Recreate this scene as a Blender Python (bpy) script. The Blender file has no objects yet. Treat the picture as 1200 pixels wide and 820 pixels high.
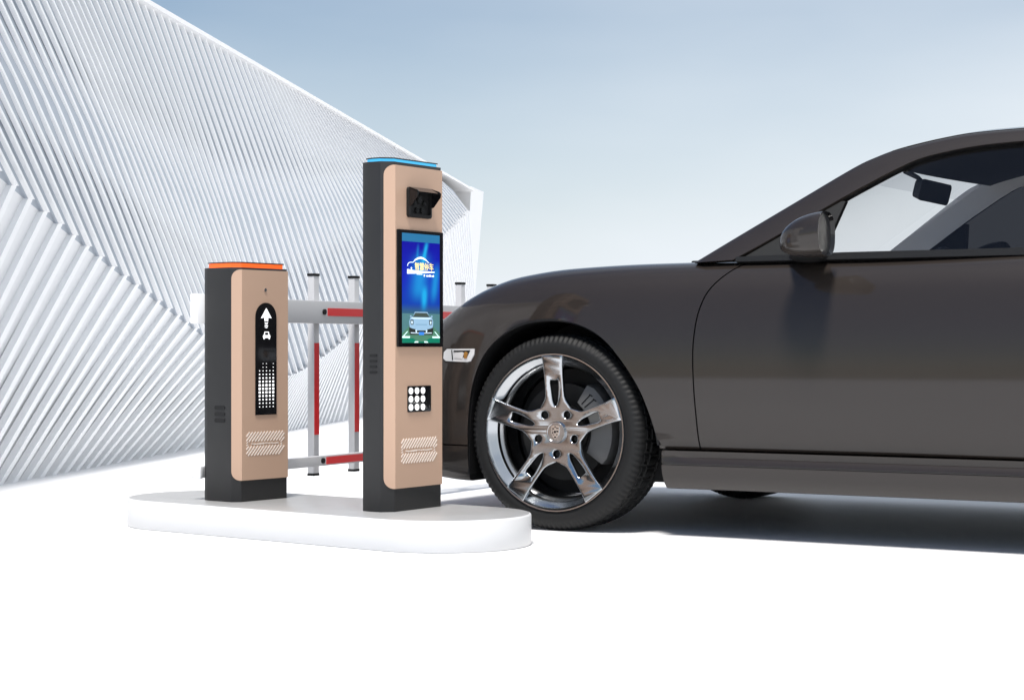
import bpy, bmesh, math, random
from mathutils import Vector, Matrix
from mathutils.bvhtree import BVHTree
from mathutils.interpolate import poly_3d_calc

R = math.radians
S = bpy.context.scene
C = S.collection
random.seed(4)

# ------------------------------------------------------------------ camera
cam_d = bpy.data.cameras.new('camera')
cam = bpy.data.objects.new('camera', cam_d)
C.objects.link(cam)
cam.location = (0, 0, 0.60)
cam.rotation_euler = (R(90), 0, 0)
cam_d.sensor_width = 36.0
cam_d.lens = 36.0 * 2230 / 1200
cam_d.shift_y = -5 / 1200
cam_d.clip_start = 0.05
cam_d.clip_end = 3000
S.camera = cam
S.render.resolution_x, S.render.resolution_y = 1024, 699

# ------------------------------------------------------------------ sky and sun
SUN_EL = R(66)
SUN_AZ = math.atan2(-0.19, -0.982)          # the sun stands high behind the camera, a little to its left
sdir = Vector((math.sin(SUN_AZ) * math.cos(SUN_EL), math.cos(SUN_AZ) * math.cos(SUN_EL), math.sin(SUN_EL)))
world = bpy.data.worlds.new('World')
S.world = world
world.use_nodes = True
wt = world.node_tree
wt.nodes.clear()
wo = wt.nodes.new('ShaderNodeOutputWorld')
bg = wt.nodes.new('ShaderNodeBackground')
sky = wt.nodes.new('ShaderNodeTexSky')
sky.sky_type = 'NISHITA'
sky.sun_disc = False
sky.sun_elevation = SUN_EL
sky.sun_rotation = SUN_AZ
sky.air_density = 1.0
sky.dust_density = 0.6
sky.ozone_density = 2.0
tc = wt.nodes.new('ShaderNodeTexCoord')
mp = wt.nodes.new('ShaderNodeMapping')
mp.inputs['Scale'].default_value = (1.0, 1.0, 3.0)
nz = wt.nodes.new('ShaderNodeTexNoise')
nz.inputs['Scale'].default_value = 2.6
nz.inputs['Detail'].default_value = 5.0
nz.inputs['Roughness'].default_value = 0.45
rp = wt.nodes.new('ShaderNodeValToRGB')
rp.color_ramp.elements[0].position = 0.30
rp.color_ramp.elements[0].color = (0, 0, 0, 1)
rp.color_ramp.elements[1].position = 0.72
rp.color_ramp.elements[1].color = (1, 1, 1, 1)
# thin bright veil of high cloud, denser towards the horizon
sx = wt.nodes.new('ShaderNodeSeparateXYZ')
mr = wt.nodes.new('ShaderNodeMapRange')
mr.inputs['From Min'].default_value = 0.0
mr.inputs['From Max'].default_value = 0.17
mr.inputs['To Min'].default_value = 0.92
mr.inputs['To Max'].default_value = 0.22
mm = wt.nodes.new('ShaderNodeMath')
mm.operation = 'MULTIPLY_ADD'
mm.use_clamp = True
mm.inputs[1].default_value = 0.30
mx = wt.nodes.new('ShaderNodeMix')
mx.data_type = 'RGBA'
mx.inputs['B'].default_value = (10.8, 11.5, 12.2, 1)
wt.links.new(tc.outputs['Generated'], mp.inputs['Vector'])
wt.links.new(mp.outputs['Vector'], nz.inputs['Vector'])
wt.links.new(nz.outputs['Fac'], rp.inputs['Fac'])
wt.links.new(tc.outputs['Generated'], sx.inputs['Vector'])
wt.links.new(sx.outputs['Z'], mr.inputs['Value'])
wt.links.new(rp.outputs['Color'], mm.inputs[0])
ax = wt.nodes.new('ShaderNodeMath')
ax.operation = 'MULTIPLY_ADD'
ax.inputs[1].default_value = 0.9
wt.links.new(sx.outputs['X'], ax.inputs[0])
wt.links.new(mr.outputs['Result'], ax.inputs[2])
wt.links.new(ax.outputs['Value'], mm.inputs[2])
wt.links.new(mm.outputs['Value'], mx.inputs['Factor'])
hs = wt.nodes.new('ShaderNodeHueSaturation')
hs.inputs['Saturation'].default_value = 1.18
hs.inputs['Value'].default_value = 1.20
wt.links.new(sky.outputs['Color'], hs.inputs['Color'])
wt.links.new(hs.outputs['Color'], mx.inputs['A'])
wt.links.new(mx.outputs['Result'], bg.inputs['Color'])
bg.inputs['Strength'].default_value = 0.075
wt.links.new(bg.outputs['Background'], wo.inputs['Surface'])

sun_d = bpy.data.lights.new('sun', 'SUN')
sun_d.energy = 4.6
sun_d.angle = R(11)
sun_d.color = (1.0, 0.965, 0.92)
sun = bpy.data.objects.new('sun', sun_d)
C.objects.link(sun)
sun.rotation_euler = (-sdir).to_track_quat('-Z', 'Y').to_euler()

S.view_settings.view_transform = 'Standard'
S.view_settings.look = 'None'
S.view_settings.exposure = 0.08
S.view_settings.gamma = 1.0
S.view_settings.use_curve_mapping = False


# ------------------------------------------------------------------ materials
def mat(name, col, rough=0.5, metal=0.0, coat=0.0, spec=0.5, var=0.0, vscale=6.0, rvar=0.0, bump=0.0, bscale=200.0, emit=0.0, coat_rough=0.03):
    m = bpy.data.materials.new(name)
    m.use_nodes = True
    nt = m.node_tree
    b = nt.nodes['Principled BSDF']
    b.inputs['Base Color'].default_value = (*col, 1)
    b.inputs['Roughness'].default_value = rough
    b.inputs['Metallic'].default_value = metal
    b.inputs['Coat Weight'].default_value = coat
    b.inputs['Coat Roughness'].default_value = coat_rough
    b.inputs['Specular IOR Level'].default_value = spec
    if emit:
        b.inputs['Emission Color'].default_value = (*col, 1)
        b.inputs['Emission Strength'].default_value = emit
    if var or rvar or bump:
        t = nt.nodes.new('ShaderNodeTexCoord')
        n = nt.nodes.new('ShaderNodeTexNoise')
        n.inputs['Scale'].default_value = vscale
        n.inputs['Detail'].default_value = 6
        nt.links.new(t.outputs['Object'], n.inputs['Vector'])
        if var:
            h = nt.nodes.new('ShaderNodeHueSaturation')
            h.inputs['Color'].default_value = (*col, 1)
            r = nt.nodes.new('ShaderNodeMapRange')
            r.inputs['To Min'].default_value = 1 - var
            r.inputs['To Max'].default_value = 1 + var
            nt.links.new(n.outputs['Fac'], r.inputs['Value'])
            nt.links.new(r.outputs['Result'], h.inputs['Value'])
            nt.links.new(h.outputs['Color'], b.inputs['Base Color'])
        if rvar:
            r = nt.nodes.new('ShaderNodeMapRange')
            r.inputs['To Min'].default_value = max(0.0, rough - rvar)
            r.inputs['To Max'].default_value = rough + rvar
            nt.links.new(n.outputs['Fac'], r.inputs['Value'])
            nt.links.new(r.outputs['Result'], b.inputs['Roughness'])
        if bump:
            n2 = nt.nodes.new('ShaderNodeTexNoise')
            n2.inputs['Scale'].default_value = bscale
            n2.inputs['Detail'].default_value = 2
            nt.links.new(t.outputs['Object'], n2.inputs['Vector'])
            bp = nt.nodes.new('ShaderNodeBump')
            bp.inputs['Strength'].default_value = bump
            bp.inputs['Distance'].default_value = 0.002
            nt.links.new(n2.outputs['Fac'], bp.inputs['Height'])
            nt.links.new(bp.outputs['Normal'], b.inputs['Normal'])
    return m


def glass(name, tint, refl=1.0):
    m = bpy.data.materials.new(name)
    m.use_nodes = True
    nt = m.node_tree
    nt.nodes.clear()
    o = nt.nodes.new('ShaderNodeOutputMaterial')
    t = nt.nodes.new('ShaderNodeBsdfTransparent')
    t.inputs['Color'].default_value = (*tint, 1)
    g = nt.nodes.new('ShaderNodeBsdfGlossy')
    g.inputs['Roughness'].default_value = 0.01
    f = nt.nodes.new('ShaderNodeLayerWeight')
    f.inputs['Blend'].default_value = 0.5
    pw = nt.nodes.new('ShaderNodeMath')
    pw.operation = 'POWER'
    pw.inputs[1].default_value = 5.0
    nt.links.new(f.outputs['Facing'], pw.inputs[0])
    k = nt.nodes.new('ShaderNodeMath')
    k.operation = 'MULTIPLY_ADD'
    k.inputs[1].default_value = 0.90 * refl
    k.inputs[2].default_value = 0.045 * refl
    x = nt.nodes.new('ShaderNodeMixShader')
    nt.links.new(pw.outputs[0], k.inputs[0])
    nt.links.new(k.outputs[0], x.inputs['Fac'])
    nt.links.new(t.outputs[0], x.inputs[1])
    nt.links.new(g.outputs[0], x.inputs[2])
    nt.links.new(x.outputs[0], o.inputs['Surface'])
    return m


M = {}
M['ground'] = mat('white_floor', (0.82, 0.82, 0.825), 0.62, var=0.02, vscale=0.6, rvar=0.06)
M['island_side'] = mat('island_white', (0.66, 0.66, 0.66), 0.45, var=0.015, vscale=3)
M['island_top'] = mat('island_top_shaded', (0.36, 0.358, 0.355), 0.32, var=0.05, vscale=5, rvar=0.08)  # the duller light on the island's top is put into this darker grey
M['dark'] = mat('charcoal_powder_coat', (0.014, 0.014, 0.0145), 0.48, bump=0.10, bscale=600, rvar=0.05)
M['black'] = mat('matt_black', (0.008, 0.008, 0.0085), 0.6, spec=0.2)
M['gloss_black'] = mat('gloss_black', (0.006, 0.006, 0.007), 0.08)
M['bronze'] = mat('rose_bronze_panel', (0.510, 0.340, 0.243), 0.42, metal=0.0, var=0.03, vscale=3, rvar=0.05)
M['pink'] = mat('grille_cream', (0.80, 0.70, 0.62), 0.5)
M['orange'] = mat('orange_light', (0.95, 0.13, 0.015), 0.4, emit=0.75)
M['cyan'] = mat('blue_light', (0.05, 0.42, 0.72), 0.4, emit=0.8)
M['white_lit'] = mat('white_led', (0.95, 0.95, 0.95), 0.4, emit=0.8)
M['vent'] = mat('vent_recess', (0.010, 0.010, 0.0105), 0.6, spec=0.3)
M['chrome'] = mat('bright_metal', (0.8, 0.8, 0.8), 0.12, metal=1.0)
M['alloy'] = mat('dark_polished_alloy', (0.48, 0.50, 0.52), 0.15, metal=1.0, rvar=0.04, vscale=30)
M['alloy_barrel'] = mat('alloy_barrel', (0.40, 0.405, 0.41), 0.22, metal=1.0)
M['disc'] = mat('brake_disc_steel', (0.022, 0.022, 0.022), 0.55, metal=0.3, spec=0.2)
M['caliper'] = mat('caliper_grey', (0.085, 0.085, 0.085), 0.5)
M['tyre'] = mat('tyre_rubber', (0.0065, 0.0065, 0.0065), 0.62, spec=0.35, bump=0.12, bscale=350)
M['paint'] = mat('brown_car_paint', (0.022, 0.0170, 0.0142), 0.50, metal=0.0, spec=0.12, coat=0.85, coat_rough=0.06)
M['trim'] = mat('black_trim', (0.010, 0.010, 0.0105), 0.55, spec=0.3)
M['sail'] = mat('charcoal_mirror_sail', (0.011, 0.0115, 0.0115), 0.6, spec=0.25)
M['interior'] = mat('dark_interior', (0.03, 0.03, 0.031), 0.7)
M['pale_trim'] = mat('pale_pillar_trim', (0.85, 0.85, 0.85), 0.7)
M['glass'] = glass('clear_glass', (0.95, 0.95, 0.945))
M['tinted'] = glass('tinted_glass', (0.04, 0.04, 0.042), 0.4)
M['band'] = glass('shade_band', (0.80, 0.80, 0.81))
M['lamp_white'] = mat('lamp_reflector', (0.80, 0.80, 0.80), 0.2, metal=0.4)
M['lamp_amber'] = mat('amber_bulb', (0.30, 0.14, 0.03), 0.25)
M['rail'] = mat('barrier_grey', (0.47, 0.47, 0.48), 0.42, var=0.03, vscale=4)
M['post'] = mat('barrier_post', (0.52, 0.52, 0.53), 0.40, var=0.03, vscale=4)
M['red'] = mat('red_reflector', (0.62, 0.012, 0.014), 0.35)
M['white'] = mat('white_plastic', (0.82, 0.82, 0.82), 0.45)
M['slat'] = mat('white_slat', (0.84, 0.845, 0.855), 0.55, var=0.02, vscale=1.5)
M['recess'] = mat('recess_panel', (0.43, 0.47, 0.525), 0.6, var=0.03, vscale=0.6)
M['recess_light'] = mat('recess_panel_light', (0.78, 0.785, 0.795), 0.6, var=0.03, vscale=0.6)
M['fascia'] = mat('white_fascia', (0.80, 0.80, 0.80), 0.6)
M['mirror'] = mat('mirror_glass', (0.03, 0.03, 0.032), 0.35, spec=0.15)


# ------------------------------------------------------------------ mesh helpers
class MB:
    def __init__(s):
        s.v, s.f, s.m, s.sm = [], [], [], []

    def add(s, verts, faces, mi=0, smooth=False):
        o = len(s.v)
        s.v += [tuple(p) for p in verts]
        for f in faces:
            s.f.append([i + o for i in f])
            s.m.append(mi)
            s.sm.append(smooth)
        return s

    def box(s, x0, x1, y0, y1, z0, z1, mi=0):
        v = [(x, y, z) for z in (z0, z1) for y in (y0, y1) for x in (x0, x1)]
        return s.add(v, [(0, 2, 3, 1), (4, 5, 7, 6), (0, 1, 5, 4), (2, 6, 7, 3), (0, 4, 6, 2), (1, 3, 7, 5)], mi)

    def prism(s, poly, z0, z1, mi=0, top_mi=None, smooth=False):
        n = len(poly)
        v = [(x, y, z0) for x, y in poly] + [(x, y, z1) for x, y in poly]
        s.add(v, [(i, (i + 1) % n, n + (i + 1) % n, n + i) for i in range(n)], mi, smooth)
        s.add(v[:n], [list(range(n))[::-1]], mi)
        s.add(v[n:], [list(range(n))], mi if top_mi is None else top_mi)
        return s

    def grid(s, rows, closed_u=False, closed_v=False, mi=0, smooth=True, flip=False):
        n, k = len(rows), len(rows[0])
        v = [p for r in rows for p in r]
        fs = []
        for i in range(n if closed_v else n - 1):
            for j in range(k if closed_u else k - 1):
                a, b = i * k + j, i * k + (j + 1) % k
                c, d = ((i + 1) % n) * k + (j + 1) % k, ((i + 1) % n) * k + j
                fs.append((a, d, c, b) if flip else (a, b, c, d))
        return s.add(v, fs, mi, smooth)

    def tube(s, pts, r, n=10, mi=0, caps=True):
        rows = []
        pts = [Vector(p) for p in pts]
        for i, p in enumerate(pts):
            t = (pts[min(i + 1, len(pts) - 1)] - pts[max(i - 1, 0)]).normalized()
            a = t.orthogonal().normalized()
            if rows:
                a = (pa - t * pa.dot(t)).normalized()
            pa = a
            b = t.cross(a)
            rr = r[i] if isinstance(r, (list, tuple)) else r
            rows.append([p + (a * math.cos(2 * math.pi * k / n) + b * math.sin(2 * math.pi * k / n)) * rr for k in range(n)])
        s.grid(rows, closed_u=True, mi=mi)
        if caps:
            s.add(rows[0], [list(range(n))[::-1]], mi)
            s.add(rows[-1], [list(range(n))], mi)
        return s

    def cyl_y(s, x, z, r, y0, y1, n=24, mi=0):
        """a disc whose axis runs along y"""
        a = [(x + r * math.cos(2 * math.pi * k / n), z + r * math.sin(2 * math.pi * k / n)) for k in range(n)]
        v = [(p, y0, q) for p, q in a] + [(p, y1, q) for p, q in a]
        s.add(v, [(i, (i + 1) % n, n + (i + 1) % n, n + i) for i in range(n)], mi, True)
        s.add(v[:n], [list(range(n))[::-1]], mi)
        s.add(v[n:], [list(range(n))], mi)
        return s

    def plate(s, poly, y0, y1, mi=0):
        """polygon given in x,z, extruded along y"""
        n = len(poly)
        v = [(x, y0, z) for x, z in poly] + [(x, y1, z) for x, z in poly]
        s.add(v, [(i, (i + 1) % n, n + (i + 1) % n, n + i) for i in range(n)], mi)
        s.add(v[:n], [list(range(n))[::-1]], mi)
        s.add(v[n:], [list(range(n))], mi)
        return s

    def lathe_y(s, prof, n=64, mi=0, closed=False):
        rows = [[(r * math.cos(2 * math.pi * k / n), y, r * math.sin(2 * math.pi * k / n)) for k in range(n)] for r, y in prof]
        return s.grid(rows, closed_u=True, closed_v=closed, mi=mi)

    def build(s, name, mats, parent=None, fix=True, angle=35, bevel=0.0):
        me = bpy.data.meshes.new(name)
        me.from_pydata(s.v, [], s.f)
        if not isinstance(mats, (list, tuple)):
            mats = [mats]
        for m in mats:
            me.materials.append(m)
        for p, mi, sm in zip(me.polygons, s.m, s.sm):
            p.material_index = mi
            p.use_smooth = sm
        if fix:
            b = bmesh.new()
            b.from_mesh(me)
            bmesh.ops.remove_doubles(b, verts=b.verts, dist=1e-6)
            bmesh.ops.recalc_face_normals(b, faces=b.faces)
            if bevel:
                es = [e for e in b.edges if len(e.link_faces) == 2 and e.calc_face_angle(0) > R(30)]
                bmesh.ops.bevel(b, geom=es, offset=bevel, segments=2, affect='EDGES', profile=0.6)
            b.to_mesh(me)
            b.free()
        try:
            me.set_sharp_from_angle(angle=R(angle))
        except Exception:
            pass
        o = bpy.data.objects.new(name, me)
        C.objects.link(o)
        if parent:
            o.parent = parent
        return o


def tag(o, label=None, cat=None, group=None, kind=None):
    if label: o['label'] = label
    if cat: o['category'] = cat
    if group: o['group'] = group
    if kind: o['kind'] = kind
    return o


def empty(name, loc, rz=0, parent=None):
    o = bpy.data.objects.new(name, None)
    o.empty_display_size = 0.1
    o.location = loc
    o.rotation_euler = (0, 0, rz)
    C.objects.link(o)
    if parent: o.parent = parent
    return o


def evaluated_mesh(o):
    dg = bpy.context.evaluated_depsgraph_get()
    dg.update()
    return bpy.data.meshes.new_from_object(o.evaluated_get(dg), preserve_all_data_layers=True, depsgraph=dg)


def boolean(o, cutter, op='DIFFERENCE', drop=True):
    md = o.modifiers.new('b', 'BOOLEAN')
    md.operation = op
    md.solver = 'EXACT'
    md.object = cutter
    me = evaluated_mesh(o)
    o.modifiers.remove(md)
    o.data = me
    if drop:
        bpy.data.objects.remove(cutter)
    return o


def lerp(a, b, t): return a + (b - a) * t


def interp(xs, ys, x):
    """monotone cubic through the knots (xs ascending)"""
    n = len(xs)
    if x <= xs[0]: return ys[0]
    if x >= xs[-1]: return ys[-1]
    d = [(ys[i + 1] - ys[i]) / (xs[i + 1] - xs[i]) for i in range(n - 1)]
    m = [d[0]] + [0 if d[i - 1] * d[i] <= 0 else 2 * d[i - 1] * d[i] / (d[i - 1] + d[i]) for i in range(1, n - 1)] + [d[-1]]
    for i in range(n - 1):
        if x <= xs[i + 1]:
            h = xs[i + 1] - xs[i]
            t = (x - xs[i]) / h
            return ((2 * t ** 3 - 3 * t ** 2 + 1) * ys[i] + (t ** 3 - 2 * t ** 2 + t) * h * m[i] +
                    (-2 * t ** 3 + 3 * t ** 2) * ys[i + 1] + (t ** 3 - t ** 2) * h * m[i + 1])


def spline(pts, k, closed=False):
    """Catmull-Rom through 2-D or 3-D points, k samples a span"""
    P = [Vector(p) for p in pts]
    n = len(P)
    out = []
    for i in range(n if closed else n - 1):
        if closed:
            p0, p1, p2, p3 = P[i - 1], P[i], P[(i + 1) % n], P[(i + 2) % n]
        else:
            p1, p2 = P[i], P[i + 1]
            p0 = P[i - 1] if i else p1 * 2 - p2
            p3 = P[i + 2] if i + 2 < n else p2 * 2 - p1
        for j in range(k):
            t = j / k
            out.append(0.5 * (2 * p1 + (p2 - p0) * t + (2 * p0 - 5 * p1 + 4 * p2 - p3) * t * t + (3 * p1 - p0 - 3 * p2 + p3) * t ** 3))
    if not closed: out.append(P[-1])
    return out


def rounded_rect(x0, x1, z0, z1, r, n=6):
    out = []
    for cx, cz, a0 in ((x1 - r, z1 - r, 0), (x0 + r, z1 - r, 90), (x0 + r, z0 + r, 180), (x1 - r, z0 + r, 270)):
        for k in range(n + 1):
            a = R(a0 + 90 * k / n)
            out.append((cx + r * math.cos(a), cz + r * math.sin(a)))
    return out


def text_mesh(txt, size, name, material, parent, loc, rot, width=None, extrude=0.0004, bold=0.0):
    cu = bpy.data.curves.new(name, 'FONT')
    cu.body = txt
    cu.size = size
    cu.align_x = 'CENTER'
    cu.align_y = 'CENTER'
    cu.extrude = extrude
    cu.offset = bold
    o = bpy.data.objects.new(name, cu)
    C.objects.link(o)
    me = evaluated_mesh(o)
    bpy.data.objects.remove(o)
    xs = [v.co.x for v in me.vertices]
    k = (width / (max(xs) - min(xs))) if (width and xs) else 1.0
    for v in me.vertices:
        v.co.x *= k
    me.materials.clear()
    me.materials.append(material)
    o = bpy.data.objects.new(name, me)
    C.objects.link(o)
    o.parent = parent
    o.location = loc
    o.rotation_euler = rot
    return o


# ------------------------------------------------------------------ ground
g = MB()
g.add([(-900, -900, 0), (900, -900, 0), (900, 900, 0), (-900, 900, 0)], [(0, 1, 2, 3)])
tag(g.build('ground', M['ground']), kind='structure')

# ------------------------------------------------------------------ louvred building
bld = empty('louvred_building', (-2.17, 8.8, 0))
tag(bld, 'white folded louvre building rising behind the two kiosks', 'building')
BX, BY = -2.17, 8.8


def wallx(d): return -2.17 + 0.121 * (d - 8.8)


T = Vector((0.121, 1, 0)).normalized()
N = Vector((T.y, -T.x, 0))


def wp(d, z, out=0.0):
    return Vector((wallx(d) - BX, d - BY, z)) + N * out


CR_D = [6.0, 7.6, 8.98, 10.2, 11.33, 12.4, 13.24, 14.4, 15.65, 18.0, 20.3, 22.4]
CR_Z = [2.05, 1.42, 1.06, 0.79, 0.58, 0.44, 0.39, 0.52, 0.78, 1.32, 1.80, 2.20]
CR_O = [0.10, 0.13, 0.16, 0.18, 0.16, 0.10, 0.04, 0.05, 0.08, 0.10, 0.08, 0.02]
ROOF = 2.42


def crease(d): return interp(CR_D, CR_Z, d), interp(CR_D, CR_O, d)


def roof_d(d): return interp([6.0, 8.98, 10.2, 11.33, 13.24, 15.65, 18.0, 20.3, 22.4], [4.6, 7.4, 8.4, 9.1, 10.6, 12.66, 14.3, 16.4, 19.5], d)


def base_d(d): return interp([6.0, 7.6, 8.98, 10.2, 11.33, 13.24, 15.65, 18.0, 20.3, 22.4], [4.9, 6.5, 7.76, 8.9, 9.9, 12.2, 14.6, 18.4, 22.4, 23.4], d)


def slat(mb, a, b, w, dp, bow=0.0, n=1):
    """a bar from a to b: w along the wall, dp deep, bowed outwards in its middle"""
    rows = []
    for i in range(n + 1):
        t = i / n
        p = a.lerp(b, t) + N * (bow * 4 * t * (1 - t))
        rows.append([p - T * w / 2, p - T * w / 2 + N * dp, p + T * w / 2 + N * dp, p + T * w / 2])
    mb.grid(rows, closed_u=True, smooth=False)
    mb.add(rows[0], [(0, 1, 2, 3)])
    mb.add(rows[-1], [(3, 2, 1, 0)])


def on_surface(d):
    z, o = crease(d)
    return wp(d, z, o)


up, lo, lo2 = MB(), MB(), MB()
d = 6.2
while d < 22.3:
    slat(up, on_surface(d), wp(roof_d(d), ROOF, 0.02), 0.028, 0.020, bow=0.02, n=4)
    d += 0.172
d = 6.2
while d < 13.2:
    slat(lo, on_surface(d) - N * 0.030, wp(base_d(d), 0.0, 0.0), 0.055, 0.034)
    d += 0.172
d = 13.26
while d < 22.3:
    slat(lo2, on_surface(d) - N * 0.015, wp(base_d(d), 0.0, 0.0), 0.05 + 0.004 * (d - 13), 0.035)
    d += 0.085 + 0.016 * (d - 13.2)
up.build('upper_louvre_screen', M['slat'], bld)
lo.build('lower_louvre_screen', M['slat'], bld)
lo2.build('lower_louvre_screen', M['slat'], bld)
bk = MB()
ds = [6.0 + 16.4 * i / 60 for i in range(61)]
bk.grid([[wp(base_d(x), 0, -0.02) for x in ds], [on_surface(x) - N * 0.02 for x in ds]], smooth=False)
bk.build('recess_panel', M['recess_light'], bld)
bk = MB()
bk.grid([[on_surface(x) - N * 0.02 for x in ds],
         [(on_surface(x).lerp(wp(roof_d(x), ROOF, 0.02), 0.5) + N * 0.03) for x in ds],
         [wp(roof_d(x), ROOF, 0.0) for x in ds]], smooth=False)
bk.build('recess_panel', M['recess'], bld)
rf = MB()
rows = []
for x in [4.5 + 18.0 * i / 20 for i in range(21)]:
    p = wp(x, ROOF)
    rows.append([p + N * 0.07 + Vector((0, 0, 0.0)), p + N * 0.075 + Vector((0, 0, 0.022)), p - N * 1.6 + Vector((0, 0, 0.022)), p - N * 1.6])
rf.grid(rows, closed_u=True, smooth=False)
rf.add(rows[0], [(0, 1, 2, 3)])
rf.add(rows[-1], [(3, 2, 1, 0)])
rf.build('roof_edge', M['fascia'], bld)
# end fin and hidden rear wall, so that the wall has a body
ew = MB()
q = [wp(22.5, 0), wp(23.6, 0)]
ew.add([wp(22.5, 0, -0.10), wp(23.0, 0, -0.10), wp(23.3, ROOF + 0.06, 0.07), wp(22.5, ROOF + 0.06, 0.03),
        wp(22.5, 0, -1.6), wp(23.0, 0, -1.6), wp(23.3, ROOF + 0.06, -1.6), wp(22.5, ROOF + 0.06, -1.6)],
       [(0, 1, 2, 3), (4, 7, 6, 5), (0, 4, 5, 1), (3, 2, 6, 7), (0, 3, 7, 4), (1, 5, 6, 2)])
ew.build('end_fin', M['fascia'], bld)
rw = MB()
rw.add([wp(4.6, 0, -1.55), wp(22.9, 0, -1.55), wp(22.9, ROOF, -1.55), wp(4.6, ROOF, -1.55), wp(4.6, 0, -1.65), wp(22.9, 0, -1.65), wp(22.9, ROOF, -1.65), wp(4.6, ROOF, -1.65)],
       [(0, 1, 2, 3), (4, 7, 6, 5), (0, 4, 5, 1), (3, 2, 6, 7), (0, 3, 7, 4), (1, 5, 6, 2)])
rw.build('rear_wall', M['fascia'], bld)
nw = MB()
nw.add([wp(base_d(6.0), 0, -0.02), on_surface(6.0), wp(roof_d(6.0), ROOF, 0.02), wp(4.6, ROOF, -1.58), wp(4.6, 1.2, -1.58), wp(4.6, 0, -1.58)],
       [(0, 1, 4, 5), (1, 2, 3, 4)])
nw.build('end_wall', M['fascia'], bld)

# ------------------------------------------------------------------ island
TH = 0.6689
ISL_H = 0.094
island = None
u_len, rad = 0.5169, 0.2693


def stadium(r_off=0.0, n=40):
    r = rad + r_off
    out = []
    for k in range(n + 1):
        a = -math.pi / 2 + math.pi * k / n
        out.append((u_len + r * math.cos(a), r * math.sin(a)))
    for k in range(n + 1):
        a = math.pi / 2 + math.pi * k / n
        out.append((-u_len + r * math.cos(a), r * math.sin(a)))
    return out


im = MB()
rows = [[(x, y, z) for x, y in stadium(off)] for off, z in ((-0.004, 0.0), (0, 0.004), (0, ISL_H - 0.006), (-0.002, ISL_H - 0.0015), (-0.006, ISL_H))]
im.grid(rows, closed_u=True, mi=0, smooth=True)
im.add(rows[-1], [list(range(len(rows[-1])))], 1)
im.add(rows[0], [list(range(len(rows[0])))[::-1]], 0)
island = im.build('traffic_island', [M['island_side'], M['island_top']], angle=50)
island.location = (-0.6159, 6.0864, 0)
island.rotation_euler = (0, 0, -TH)
tag(island, 'low white round-ended island slab carrying both kiosks', 'traffic island')


# ------------------------------------------------------------------ kiosks
def kiosk_body(W, c, s, zt, root):
    poly = [(0, 0), (W, 0), (W + c, c), (W + c, c + s), (W + c - 0.010, c + s + 0.025), (-c + 0.010, c + s + 0.025), (-c, c + s), (-c, c)]
    MB().prism(poly, 0, zt).build('cabinet', M['dark'], root, bevel=0.0015)

    def inset(k):
        cx, cy = W / 2, (c + s + 0.025) / 2
        return [(x + (k if x < cx else -k), y + (k if y < cy else -k)) for x, y in poly]
    return poly, inset


def front_panel(W, c, cov, z0, z1, root, r=0.035, e=0.004):
    """bronze sheet folded over the front and both chamfers, round corners"""
    L = c * math.sqrt(2) * cov
    ss = [-L + L * (1 - math.cos(math.pi / 2 * i / 10)) for i in range(10)]
    ss = ss + [0.0] + [W * i / 8 for i in range(1, 8)] + [W] + [W - x for x in reversed(ss)]
    t = math.tan(R(22.5))

    def pos(x, o):
        if x <= 1e-9 and x >= -1e-9: return (-o * t, -o)
        if abs(x - W) < 1e-9: return (W + o * t, -o)
        if x < 0: return (x * 0.7071 - o * 0.7071, -x * 0.7071 - o * 0.7071)
        if x > W: return (W + (x - W) * 0.7071 + o * 0.7071, (x - W) * 0.7071 - o * 0.7071)
        return (x, -o)

    def cut(x):
        k = min(x + L, W + L - x)
        return 0 if k >= r else r - math.sqrt(max(0, r * r - (r - k) ** 2))
    rows = []
    for x in ss:
        a, b = pos(x, e), pos(x, -0.002)
        zl, zh = z0 + cut(x), z1 - cut(x)
        rows.append([(*a, zl), (*a, zh), (*b, zh), (*b, zl)])
    m = MB()
    m.grid(rows, closed_u=True, smooth=False)
    m.add(rows[0], [(0, 1, 2, 3)])
    m.add(rows[-1], [(3, 2, 1, 0)])
    return m.build('front_panel', M['bronze'], root)


def light_ring(inset, zt, root, material, h):
    MB().prism(inset(0.010), zt + 0.0005, zt + h).build('light_ring', material, root)
    MB().prism(inset(0.007), zt + h + 0.0005, zt + h + 0.004).build('top_cap', M['gloss_black'], root)


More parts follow.
